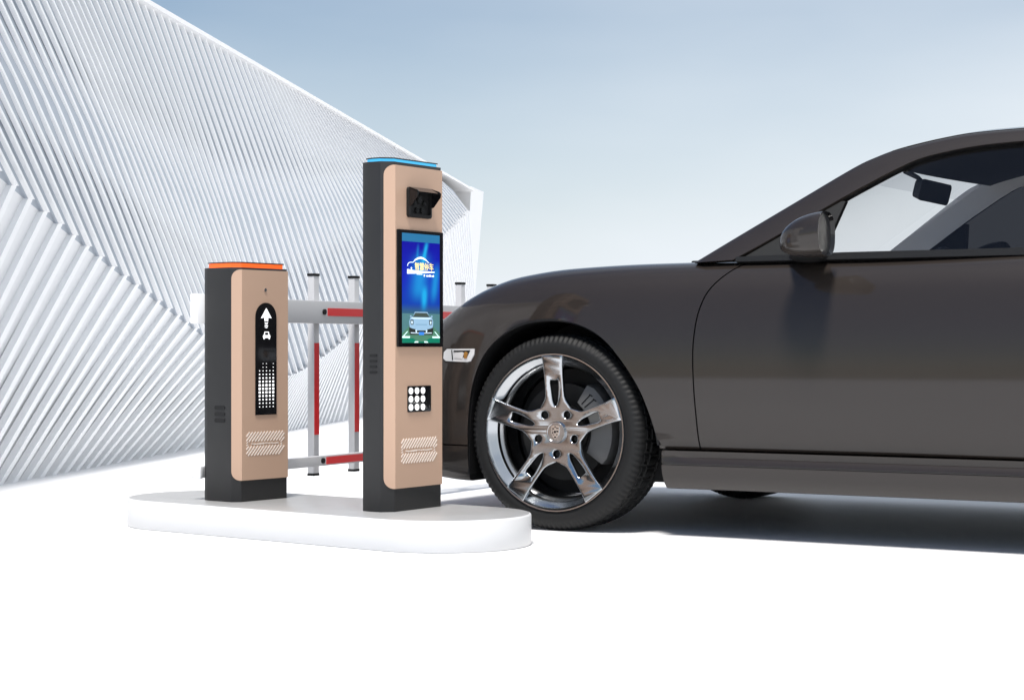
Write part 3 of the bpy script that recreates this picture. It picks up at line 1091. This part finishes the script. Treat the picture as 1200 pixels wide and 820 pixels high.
# wheel arch lips
for cx in (0.0, -2.415):
    for sgn in (-1, 1):
        m = MB()
        pts = []
        for x, z in arch_s[3:-2]:
            if x < 0 and z < 0.275: continue
            if x > 0 and z < 0.17: continue
            hw = interp(XK, HW, x + cx)
            f_ = (z - 0.2) / 0.66
            pts.append((x + cx, sgn * (hw - 0.010 - 0.012 * max(0, f_)), z))
        rows = []
        cz = 0.32
        for x, y, z in pts:
            dv = Vector((x - cx, 0, z - cz)).normalized()
            P_ = Vector((x, y, z))
            rows.append([P_ + dv * 0.004, P_ - dv * 0.004 + Vector((0, sgn * 0.001, 0)), P_ - dv * 0.006 - Vector((0, sgn * 0.05, 0)), P_ + dv * 0.004 - Vector((0, sgn * 0.05, 0))])
        m.grid(rows, closed_u=True, smooth=True)
        CF(m).build('arch_lip', M['black'], car)


# ---- greenhouse
def ty(z): return 0.768 - 0.60 * (z - 0.868)          # half width of the tapering cabin at height z


PIL_O = [(-0.455, 0.862), (-0.58, 0.942), (-0.755, 1.052), (-0.915, 1.152), (-0.985, 1.186), (-1.065, 1.213), (-1.20, 1.240), (-1.32, 1.252), (-1.55, 1.255), (-1.80, 1.235), (-2.10, 1.180), (-2.45, 1.08), (-2.80, 0.95), (-3.02, 0.862)]
PIL_I = [(-0.600, 0.868), (-0.70, 0.925), (-0.80, 0.985), (-0.905, 1.049), (-0.985, 1.095), (-1.070, 1.141), (-1.155, 1.176), (-1.33, 1.204), (-1.55, 1.208), (-1.72, 1.18), (-1.86, 1.10), (-1.95, 1.00), (-2.0, 0.90), (-2.01, 0.868)]
po, pi_ = spline(PIL_O, 6), spline(PIL_I, 6)
for sgn in (-1, 1):
    m = MB()
    rows = []
    for a, b in zip(po, pi_):
        ya, yb = ty(a.y), ty(b.y)
        A = Vector((a.x, sgn * (ya - 0.012), a.y))
        A2 = Vector((lerp(a.x, b.x, 0.25), sgn * (lerp(ya, yb, 0.25) + 0.004), lerp(a.y, b.y, 0.25)))
        B2 = Vector((lerp(a.x, b.x, 0.94), sgn * (lerp(ya, yb, 0.94) + 0.004), lerp(a.y, b.y, 0.94)))
        Bq = Vector((b.x, sgn * (yb - 0.006), b.y))
        inn = Vector((0, -sgn * 0.035, -0.004))
        rows.append([A, A2, B2, Bq, Bq + inn, A + inn * 0.8])
    m.grid([r[:4] for r in rows], smooth=True)
    m.grid([r[3:5] for r in rows], smooth=True, mi=1)
    m.grid([[r[5], r[0]] for r in rows], smooth=True)
    # pale trim on the cabin side of the front pillar, dark behind
    m.grid([r[4:6] for r in rows[:42]], smooth=True, mi=2)
    m.grid([r[4:6] for r in rows[41:]], smooth=True, mi=1)
    m.add(rows[0], [list(range(6))])
    m.add(rows[-1], [list(range(6))[::-1]])
    CF(m).build('pillar', [M['paint'], M['trim'], M['pale_trim']], car, angle=40)
# roof skin between the rails
ro = []
for i in range(28, len(po)):
    a = po[i]
    if a.x > -1.02 or a.x < -2.12: continue
    yy = ty(a.y) - 0.010
    crown = 0.014 + 0.03 * min(1.0, max(0.0, (-1.02 - a.x) / 0.30))
    bow = 0.13 * max(0.0, 1 - (-1.02 - a.x) / 0.5)
    ro.append([(a.x + bow * (1 - (k / 10) ** 2), yy * k / 10, a.y + crown * (1 - (k / 10) ** 2)) for k in range(-10, 11)])
m = MB()
m.grid(ro, smooth=True)
m.grid([[(x, y, z - 0.03) for x, y, z in r] for r in ro], smooth=True, mi=1)
for a_, b2 in ((ro[0], 0), (ro[-1], 0)):
    m.grid([a_, [(x, y, z - 0.03) for x, y, z in a_]], smooth=False, mi=1)
CF(m).build('roof', [M['paint'], M['interior']], car, angle=50)
# windscreen
ws, wb = [], []
hx = ro[0]
nW = 10
bot = [(-0.455 + 0.20 * (1 - (k / 10) ** 2), 0.765 * k / 10, 0.872 + 0.012 * (1 - (k / 10) ** 2)) for k in range(-10, 11)]
for i in range(nW + 1):
    t = i / nW
    row = []
    for k in range(21):
        p = Vector(bot[k]).lerp(Vector(hx[k]), t)
        p.z += 0.030 * 4 * t * (1 - t) * 0.5 * (1 - (abs(k - 10) / 10) ** 2) - 0.010
        p.y *= 0.985
        row.append(tuple(p))
    ws.append(row)
m = MB()
m.grid(ws[:9], smooth=True)
wscr = CF(m).build('windscreen', M['glass'], car)
m = MB()
m.grid(ws[8:], smooth=True)
CF(m).build('shade_band', M['band'], wscr)
# rear window
rb = [(-2.84 + 0.14 * (k / 10) ** 2, 0.52 * k / 10, 0.872) for k in range(-10, 11)]
m = MB()
m.grid([ro[-1], rb], smooth=True)
CF(m).build('rear_window', M['tinted'], car)
# side windows: near one clear, far one tinted
for sgn, mt in ((-1, M['glass']), (1, M['tinted'])):
    pts = [(p.x, p.y) for p in pi_[12:-1]]
    pts = [(-0.80, 0.985 - 0.004)] if False else pts
    poly3 = [(x, sgn * (ty(z) - 0.016), z) for x, z in pts] + [(-2.0, sgn * (ty(0.866) - 0.016), 0.866), (-0.80, sgn * (ty(0.866) - 0.016), 0.866)]
    m = MB()
    m.add(poly3, [list(range(len(poly3)))])
    CF(m).build('side_window', mt, car)
# mirror sail panels and belt trim
for sgn in (-1, 1):
    P_ = [(-0.610, 0.868), (-0.906, 1.047), (-0.918, 1.046), (-0.876, 0.868)]
    m = MB()
    a_ = [(x, sgn * (ty(z) - 0.005), z) for x, z in P_]
    b2 = [(x, sgn * (ty(z) - 0.030), z) for x, z in P_]
    m.add(a_ + b2, [(0, 1, 2, 3), (4, 7, 6, 5), (0, 4, 5, 1), (1, 5, 6, 2), (2, 6, 7, 3), (3, 7, 4, 0)])
    CF(m).build('sail_panel', M['sail'], car)
    m = MB()
    rows = []
    for i in range(25):
        x = -0.60 - 1.42 * i / 24
        y = ty(0.868)
        zt_ = 0.874 + 0.006 * min(1, i / 6)
        rows.append([(x, sgn * (y + 0.004), 0.862), (x, sgn * (y + 0.002), zt_ + 0.003), (x, sgn * (y - 0.03), zt_ + 0.003), (x, sgn * (y - 0.03), 0.855)])
    m.grid(rows, closed_u=True, smooth=False)
    m.add(rows[0], [(0, 1, 2, 3)])
    m.add(rows[-1], [(3, 2, 1, 0)])
    CF(m).build('belt_trim', M['trim'], car)
# cowl and wipers at the foot of the screen
m = MB()
m.grid([[(x + 0.04, y * 0.80, z - 0.012) for x, y, z in bot], [(x - 0.12, y * 0.80, z + 0.0) for x, y, z in bot]], smooth=True)
CF(m).build('cowl', M['trim'], car)
m = MB()
m.tube([(-0.24, -0.30, 0.884), (-0.27, 0.0, 0.899), (-0.30, 0.28, 0.902), (-0.36, 0.50, 0.90)], 0.007, 8)
CF(m).build('wiper', M['trim'], car)

# door mirrors
for sgn in (-1, 1):
    root = MB()
    rows = []
    yc, zc0 = 0.940, 0.918
    for i in range(15):
        t = i / 14
        x = -0.820 - 0.135 * t
        k = math.sqrt(max(0.0, 1 - (1 - min(1, t * 1.02)) ** 2.1))
        ry, rz = 0.092 * k + 0.002, 0.064 * k + 0.002
        row = []
        for q in range(28):
            a = 2 * math.pi * q / 28
            ca, sa = math.cos(a), math.sin(a)
            ca = math.copysign(abs(ca) ** 0.75, ca)
            sa = math.copysign(abs(sa) ** 0.75, sa)
            zz = zc0 + rz * sa - 0.020 * (1 - k) + 0.012 * t
            row.append((x - 0.035 * (ca * 0.5 + 0.5) * t * 0.5, sgn * (yc + ry * ca), zz))
        rows.append(row)
    root.grid(rows, closed_u=True, smooth=True)
    root.add(rows[0], [list(range(28))])
    last = rows[-1]
    cen = Vector((0, 0, 0))
    for p in last: cen += Vector(p) / 28
    inner_ = [tuple(cen + (Vector(p) - cen) * 0.92 + Vector((0.012, 0, 0))) for p in last]
    root.grid([last, inner_], closed_u=True, smooth=False, mi=1)
    o = CF(root).build('wing_mirror', [M['paint'], M['gloss_black']], car, angle=50)
    m = MB()
    m.add(inner_, [list(range(28))])
    CF(m).build('mirror_glass', M['mirror'], o)
    m = MB()
    rows = []
    for t in [i / 8 for i in range(9)]:
        p = Vector((-0.83 - 0.05 * t, sgn * lerp(0.735, 0.90, t), 0.868 + 0.022 * t * t + 0.004))
        w_, h_ = lerp(0.070, 0.038, t), lerp(0.020, 0.016, t)
        rows.append([p + Vector((w_ * math.cos(2 * math.pi * q / 12), 0, h_ * math.sin(2 * math.pi * q / 12))) for q in range(12)])
    m.grid(rows, closed_u=True, smooth=True)
    CF(m).build('mirror_arm', M['trim'], o)

# interior: dashboard, rear-view mirror, seats, steering wheel
m = MB()
rows = []
for k in range(-12, 13):
    y = 0.70 * k / 12
    hump = 0.018 * math.exp(-((y + 0.36) / 0.16) ** 2)
    rows.append([(-0.42, y, 0.84), (-0.50, y, 0.866), (-0.70, y, 0.872 + hump), (-0.86, y, 0.855 + hump), (-0.92, y, 0.77), (-0.88, y, 0.55), (-0.80, y, 0.40)])
m.grid(rows, smooth=True)
CF(m).build('dashboard', M['interior'], car, angle=60)
m = MB()
cc = Vector((-0.985, 0.0, 1.118))
Rm = Matrix.Rotation(R(-14), 3, 'Y') @ Matrix.Rotation(R(8), 3, 'Z')
pts = rounded_rect(-0.115, 0.115, -0.036, 0.036, 0.016, 4)
fr_ = [cc + Rm @ Vector((-0.012, a, b)) for a, b in pts]
bk_ = [cc + Rm @ Vector((0.018, a * 0.9, b * 0.82)) for a, b in pts]
m.grid([fr_, bk_], closed_u=True, smooth=True)
m.add(fr_, [list(range(len(fr_)))])
m.add(bk_, [list(range(len(bk_)))[::-1]])
m.tube([cc + Vector((0.015, 0, 0.01)), cc + Vector((0.05, 0, 0.05)), cc + Vector((0.095, 0, 0.075))], [0.010, 0.008, 0.010], 10)
m.tube([cc + Vector((0.085, -0.03, 0.080)), cc + Vector((0.10, 0.0, 0.082)), cc + Vector((0.085, 0.03, 0.080))], [0.006, 0.012, 0.006], 8)
CF(m).build('rear_view_mirror', M['interior'], car)
for sgn in (-1, 1):
    m = MB()
    for (x0, x1, z0, z1, w0, w1, th) in ((-1.72, -1.86, 0.42, 0.98, 0.25, 0.20, 0.055), (-1.87, -1.90, 0.97, 1.12, 0.13, 0.11, 0.045)):
        rows = []
        for i in range(7):
            t = i / 6
            k = 0.75 + 0.25 * math.sin(math.pi * t)
            w_ = lerp(w0, w1, t) * k
            cx_, cz_ = lerp(x0, x1, t), lerp(z0, z1, t)
            rows.append([(cx_ + th * math.cos(2 * math.pi * q / 16) * k, sgn * 0.36 + w_ * math.sin(2 * math.pi * q / 16), cz_) for q in range(16)])
        m.grid(rows, closed_u=True, smooth=True)
        m.add(rows[0], [list(range(16))])
        m.add(rows[-1], [list(range(16))[::-1]])
    m.box(-1.75, -1.25, sgn * 0.36 - 0.24, sgn * 0.36 + 0.24, 0.32, 0.44)
    CF(m).build('seat', M['interior'], car)
m = MB()
cst = Vector((-1.08, -0.36, 0.74))
ring = []
for q in range(33):
    a = 2 * math.pi * q / 32
    ring.append(cst + Vector((-0.06 * math.sin(a), 0.17 * math.cos(a), 0.16 * math.sin(a))))
m.tube(ring, 0.014, 8, caps=False)
m.tube([cst + Vector((0, -0.16, 0)), cst + Vector((0.02, 0, 0)), cst + Vector((0, 0.16, 0))], 0.014, 8)
m.tube([cst + Vector((0.02, 0, 0)), cst + Vector((0.22, 0, -0.05))], 0.025, 10)
CF(m).build('steering_wheel', M['interior'], car)

# bumper side lamp
for sgn in (-1, 1):
    LP = [(0.430, 0.548), (0.444, 0.556), (0.440, 0.578), (0.428, 0.589), (0.287, 0.590), (0.318, 0.545)]
    m = MB()

    def lampy(x, z, o): return sgn * (lamp_surface(x, z) + o)

    def lamp_surface(x, z):
        sec = section(x)
        best = None
        for (y0, z0), (y1, z1) in zip(sec[3:-1], sec[4:]):
            if (z0 - z) * (z1 - z) <= 0 and abs(z1 - z0) > 1e-6:
                return lerp(y0, y1, (z - z0) / (z1 - z0))
        return interp(XK, HW, x)
    cx_ = sum(p[0] for p in LP) / len(LP)
    cz_ = sum(p[1] for p in LP) / len(LP)

    def lp_part(poly, o1, o0, mi):
        n_ = len(poly)
        a_ = [(x, lampy(x, z, o1), z) for x, z in poly]
        b2 = [(x, lampy(x, z, o0), z) for x, z in poly]
        m.add(a_ + b2, [(i, (i + 1) % n_, n_ + (i + 1) % n_, n_ + i) for i in range(n_)] + [list(range(n_))], mi)
    dense = []
    for i in range(len(LP)):
        for t in (0, 0.25, 0.5, 0.75):
            a, b = LP[i], LP[(i + 1) % len(LP)]
            dense.append((lerp(a[0], b[0], t), lerp(a[1], b[1], t)))
    strips = 10
    # the lens as vertical strips so that it follows the bumper
    xs_ = [0.300 + 0.140 * i / strips for i in range(strips + 1)]
    rows = []
    for x in xs_:
        lo_ = interp([0.300, 0.318, 0.43, 0.44], [0.571, 0.546, 0.549, 0.557], x)
        hi_ = interp([0.300, 0.428, 0.44], [0.590, 0.589, 0.578], x)
        rows.append([(x, lampy(x, lo_, -0.004), lo_), (x, lampy(x, lo_, 0.003), lo_), (x, lampy(x, hi_, 0.003), hi_), (x, lampy(x, hi_, -0.004), hi_)])
    m.grid(rows, closed_u=True, smooth=False)
    m.add(rows[0], [(0, 1, 2, 3)])
    m.add(rows[-1], [(3, 2, 1, 0)])
    lp_part([(0.392, 0.579), (0.392, 0.584), (0.318, 0.585), (0.332, 0.560), (0.352, 0.562), (0.352, 0.577)], 0.0045, 0.002, 1)
    lp_part([(0.350, 0.556), (0.343, 0.576), (0.352, 0.579), (0.382, 0.577), (0.386, 0.560)], 0.0052, 0.002, 0)
    lp_part([(0.331, 0.558), (0.326, 0.576), (0.337, 0.581), (0.345, 0.575), (0.341, 0.557)], 0.0056, 0.002, 2)
    lp_part([(0.396, 0.552), (0.404, 0.586), (0.400, 0.586), (0.392, 0.552)], 0.0045, 0.002, 1)
    CF(m).build('side_lamp', [M['lamp_white'], M['sail'], M['lamp_amber']], car)

# headlamps: clear covers that follow the front wings
M['headlamp'] = mat('headlamp_cover', (0.05, 0.05, 0.052), 0.06, spec=0.6, coat=0.5)
for sgn in (-1, 1):
    ctr = Vector((0.66, -sgn * 0.60, 0.60))
    dr = Vector((-0.62, sgn * 0.30, -0.62)).normalized()
    e1 = Vector((0.62, -sgn * 0.10, -0.66)).normalized()
    e2 = dr.cross(e1).normalized()
    e1 = e2.cross(dr).normalized()
    rows = []
    okay = True
    for i in range(9):
        rr_ = i / 8
        row = []
        for k in range(32):
            a = 2 * math.pi * k / 32
            p = ctr - dr * 0.5 + e1 * (0.125 * rr_ * math.cos(a)) + e2 * (0.085 * rr_ * math.sin(a))
            loc, nrm, fi, dist = BVH.ray_cast(p, dr)
            if loc is None:
                okay = False
                break
            row.append(loc - dr * (0.004 + 0.004 * (1 - rr_ ** 2)) if i < 8 else loc + dr * 0.004)
        if not okay: break
        rows.append(row)
    if okay:
        m = MB()
        m.grid(rows, closed_u=True, smooth=True)
        m.build('headlight', M['headlamp'], car, angle=60)
    else:
        print('headlight missed')

# ---- wheels
RT = 0.319


def tyre_mesh():
    prof = [(0.252, -0.098), (0.257, -0.105), (0.264, -0.1085), (0.276, -0.1115), (0.288, -0.1105), (0.294, -0.1085), (0.300, -0.1055), (0.306, -0.101), (0.311, -0.0955), (0.3150, -0.088), (0.3172, -0.081),
            (0.3180, -0.0760), (0.3115, -0.0745), (0.3115, -0.0690), (0.3184, -0.0675), (0.3188, -0.0420), (0.3118, -0.0405), (0.3118, -0.0310), (0.3190, -0.0295),
            (0.3190, 0.0)]
    prof = prof + [(r, -y) for r, y in reversed(prof[:-1])]
    nS = 432
    rows = []
    for i, (r, y) in enumerate(prof):
        row = []
        for k in range(nS):
            rr, yy = r, y
            ph = k % 4
            if 0.293 < r < 0.3176 and ph >= 2 and abs(y) > 0.080:
                w_ = math.sin(math.pi * min(1.0, max(0.0, (r - 0.291) / 0.03)))
                rr -= 0.0034 * w_
                yy -= math.copysign(0.0012, y) * w_
            if r > 0.3178:
                sh = int(abs(y) * 60)
                if (k + sh * 3) % 9 >= 7: rr -= 0.0060
            a = 2 * math.pi * k / nS
            row.append((rr * math.cos(a), yy, rr * math.sin(a)))
        rows.append(row)
    m = MB()
    m.grid(rows, closed_u=True, smooth=True)
    return m


def alloy_mesh():
    """star of five forked spokes cut as a filled outline, bevelled, then dished"""
    cu_ = bpy.data.curves.new('star', 'CURVE')
    cu_.dimensions = '2D'
    cu_.fill_mode = 'BOTH'
    cu_.extrude = 0.006
    cu_.bevel_depth = 0.0032
    cu_.bevel_resolution = 2

    def sp(pts):
        s2 = cu_.splines.new('POLY')
        s2.points.add(len(pts) - 1)
        for q, p in zip(s2.points, pts): q.co = (p[0], p[1], 0, 1)
        s2.use_cyclic_u = True
    outl = []
    for k in range(5):
        ph = R(89 + 72 * k)
        half = [(0.246, 0.0350), (0.220, 0.0320), (0.190, 0.0305), (0.160, 0.0300), (0.135, 0.0300), (0.116, 0.0315), (0.103, 0.0365)]
        seq = [(a, -b) for a, b in half[::-1]] + half
        sp_pts = [(a * math.cos(ph) - b * math.sin(ph), a * math.sin(ph) + b * math.cos(ph)) for a, b in seq]
        outl += sp_pts
        g_ = ph + R(36)
        outl.append((0.0925 * math.cos(g_), 0.0925 * math.sin(g_)))
    sp(outl)
    for k in range(5):
        ph = R(89 + 72 * k)
        slot = spline([(0.170, -0.0175), (0.172, 0.0), (0.170, 0.0175), (0.130, 0.0160), (0.096, 0.0112), (0.080, 0.0), (0.096, -0.0112), (0.130, -0.0160)], 3, True)
        sp([(p.x * math.cos(ph) - p.y * math.sin(ph), p.x * math.sin(ph) + p.y * math.cos(ph)) for p in slot])
        g_ = ph + R(36)
        sp([(0.070 * math.cos(g_) + 0.0160 * math.cos(R(a)), 0.070 * math.sin(g_) + 0.0160 * math.sin(R(a))) for a in range(0, 360, 18)])
    o = bpy.data.objects.new('star', cu_)
    C.objects.link(o)
    me = evaluated_mesh(o)
    bpy.data.objects.remove(o)
    b = bmesh.new()
    b.from_mesh(me)
    bmesh.ops.remove_doubles(b, verts=b.verts, dist=1e-5)
    bmesh.ops.triangulate(b, faces=[f for f in b.faces if len(f.verts) > 4])
    for _ in range(3):
        es = [e for e in b.edges if e.calc_length() > 0.016]
        if es: bmesh.ops.subdivide_edges(b, edges=es, cuts=1)
    for v in b.verts:
        x, z, y = v.co.x, v.co.y, v.co.z
        r = math.hypot(x, z)
        front = y > 0
        # the face is dished towards the hub, each spoke hollowed along its middle
        base = -0.104 + 0.030 * (max(0.0, 1 - r / 0.245)) ** 1.0
        yy = base - y
        if r < 0.05: yy += 0.0
        ang = (math.degrees(math.atan2(z, x)) - 89) % 72
        ang = ang if ang < 36 else ang - 72
        lat = r * math.sin(R(ang))
        if front and r > 0.10:
            yy += 0.0045 * max(0.0, 1 - (lat / 0.024) ** 2) * min(1.0, (r - 0.10) / 0.04) * (1.0 if r < 0.225 else 0.6)
        v.co = (x, yy, z)
    bmesh.ops.recalc_face_normals(b, faces=b.faces)
    for f in b.faces: f.smooth = True
    b.to_mesh(me)
    b.free()
    me.materials.clear()
    me.materials.append(M['alloy'])
    me.materials.append(M['alloy_barrel'])
    for p in me.polygons: p.material_index = 0
    try:
        me.set_sharp_from_angle(angle=R(32))
    except Exception:
        pass
    # rim: flange, dished lip and barrel, joined to the star
    rim = MB()
    rim.lathe_y([(0.2575, -0.098), (0.2580, -0.108), (0.2555, -0.1125), (0.2515, -0.1115), (0.2490, -0.1060), (0.2440, -0.099), (0.2300, -0.088), (0.2255, -0.082)], 128, 0)
    rim.lathe_y([(0.2255, -0.082), (0.2250, -0.066), (0.2160, -0.058), (0.2125, -0.050), (0.2105, -0.030), (0.2105, 0.085), (0.240, 0.100), (0.252, 0.102), (0.252, 0.092), (0.222, 0.07), (0.222, -0.06), (0.2575, -0.098)], 128, 1)
    ro_ = rim.build('rim_tmp', [M['alloy'], M['alloy_barrel']], fix=False)
    rm = ro_.data
    b = bmesh.new()
    b.from_mesh(me)
    b.from_mesh(rm)
    bmesh.ops.recalc_face_normals(b, faces=b.faces)
    b.to_mesh(me)
    b.free()
    bpy.data.objects.remove(ro_)
    return me


tyre = CF(tyre_mesh()).build('tyre', M['tyre'], None, angle=40)
alloy_me = alloy_mesh()
for v in alloy_me.vertices: v.co.y = -v.co.y
alloy_me.flip_normals()
disc = MB()
disc.lathe_y([(0.05, -0.040), (0.088, -0.040), (0.090, -0.030), (0.158, -0.030), (0.158, -0.004), (0.05, -0.004)], 64)
disc = CF(disc).build('brake_disc', M['disc'], None, angle=30)
hub = MB()
hub.lathe_y([(0.0, -0.045), (0.075, -0.045), (0.090, -0.02), (0.090, 0.06), (0.0, 0.06)], 40)
hub.lathe_y([(0.095, 0.03), (0.205, 0.034), (0.205, 0.044), (0.095, 0.044)], 48)
hub = CF(hub).build('wheel_hub', M['black'], None, angle=30)
cal = MB()
rows = []
for i in range(13):
    a = R(214 - 92 * i / 12)
    edge = 0.006 if i in (0, 12) else 0.0
    row = []
    for r, y in ((0.108 + edge, -0.052), (0.115, -0.064 + edge), (0.165, -0.064 + edge), (0.186 - edge, -0.056), (0.190 - edge, -0.03), (0.190 - edge, 0.02), (0.108 + edge, 0.02)):
        row.append((r * math.cos(a), y, r * math.sin(a)))
    rows.append(row)
cal.grid(rows, closed_u=True, smooth=False)
cal.add(rows[0], [list(range(7))])
cal.add(rows[-1], [list(range(7))[::-1]])
for k, a0 in enumerate((131, 138)):          # two dark slanted strokes of the caliper's lettering
    a = R(a0)
    er, et = Vector((math.cos(a), 0, math.sin(a))), Vector((-math.sin(a), 0, math.cos(a)))
    for (p0, p1, w_) in (((0.122, 0.0), (0.166, 0.004), 0.0035), ((0.164, 0.0), (0.167, 0.013), 0.003)):
        A = er * p0[0] + et * p0[1]
        Bq = er * p1[0] + et * p1[1]
        dr = (Bq - A).normalized()
        sd = Vector((dr.z, 0, -dr.x)) * w_ / 2
        cal.add([A + sd + Vector((0, -0.0655, 0)), Bq + sd + Vector((0, -0.0655, 0)), Bq - sd + Vector((0, -0.0655, 0)), A - sd + Vector((0, -0.0655, 0)),
                 A + sd + Vector((0, -0.060, 0)), Bq + sd + Vector((0, -0.060, 0)), Bq - sd + Vector((0, -0.060, 0)), A - sd + Vector((0, -0.060, 0))],
                [(0, 1, 2, 3), (4, 7, 6, 5), (0, 4, 5, 1), (1, 5, 6, 2), (2, 6, 7, 3), (3, 7, 4, 0)], 1)
cal = CF(cal).build('brake_caliper', [M['caliper'], M['black']], None)
capm = MB()
capm.lathe_y([(0.0, -0.0945), (0.029, -0.0945), (0.0305, -0.0960), (0.0335, -0.0960), (0.0350, -0.0930), (0.0350, -0.080)], 48, 0)
sh = [(-a, b) for a, b in [(0.0, 0.0205), (0.0055, 0.0225), (0.014, 0.0205), (0.0150, 0.006), (0.0135, -0.006), (0.0085, -0.015), (0.0, -0.0225), (-0.0085, -0.015), (-0.0135, -0.006), (-0.0150, 0.006), (-0.014, 0.0205), (-0.0055, 0.0225)]]
capm.plate(sh, -0.0940, -0.0965, 1)
for (x0, x1, z0, z1) in ((-0.0035, 0.0035, 0.0165, 0.0195), (-0.011, -0.004, 0.010, 0.0140), (0.0035, 0.012, 0.0115, 0.0150), (0.005, 0.0115, 0.001, 0.0060), (-0.0045, 0.0025, -0.002, 0.0050), (-0.012, -0.007, -0.003, 0.0010),
                         (-0.0095, -0.004, -0.0085, -0.006), (0.003, 0.0085, -0.0085, -0.006), (-0.0035, 0.003, -0.0175, -0.013), (-0.0125, -0.0085, 0.0045, 0.0070)):
    x0, x1 = -x1, -x0
    capm.plate([(x0, z0), (x1, z0), (x1, z1), (x0, z1)], -0.0960, -0.0972, 2)
capm = CF(capm).build('hub_cap', [M['alloy'], M['chrome'], M['black']], None, angle=30)
bolts = []
for k in range(5):
    g_ = R(89 + 36 + 72 * k)
    m = MB()
    m.cyl_y(0.070 * math.cos(g_), 0.070 * math.sin(g_), 0.0075, -0.078, -0.060, 6)
    bolts.append(CF(m).build('wheel_bolt', M['disc'], None))
first = True
for wx, sgn in ((0.0, -1), (0.0, 1), (-2.415, -1), (-2.415, 1)):
    w = bpy.data.objects.new('wheel', alloy_me)
    C.objects.link(w)
    w.parent = car
    w.location = (wx, -sgn * 0.7495, RT)
    if sgn == 1: w.rotation_euler = (0, 0, math.pi)
    for src in [tyre, disc, hub, cal, capm] + bolts:
        o = src if first else src.copy()
        if not first: C.objects.link(o)
        o.parent = w
    first = False
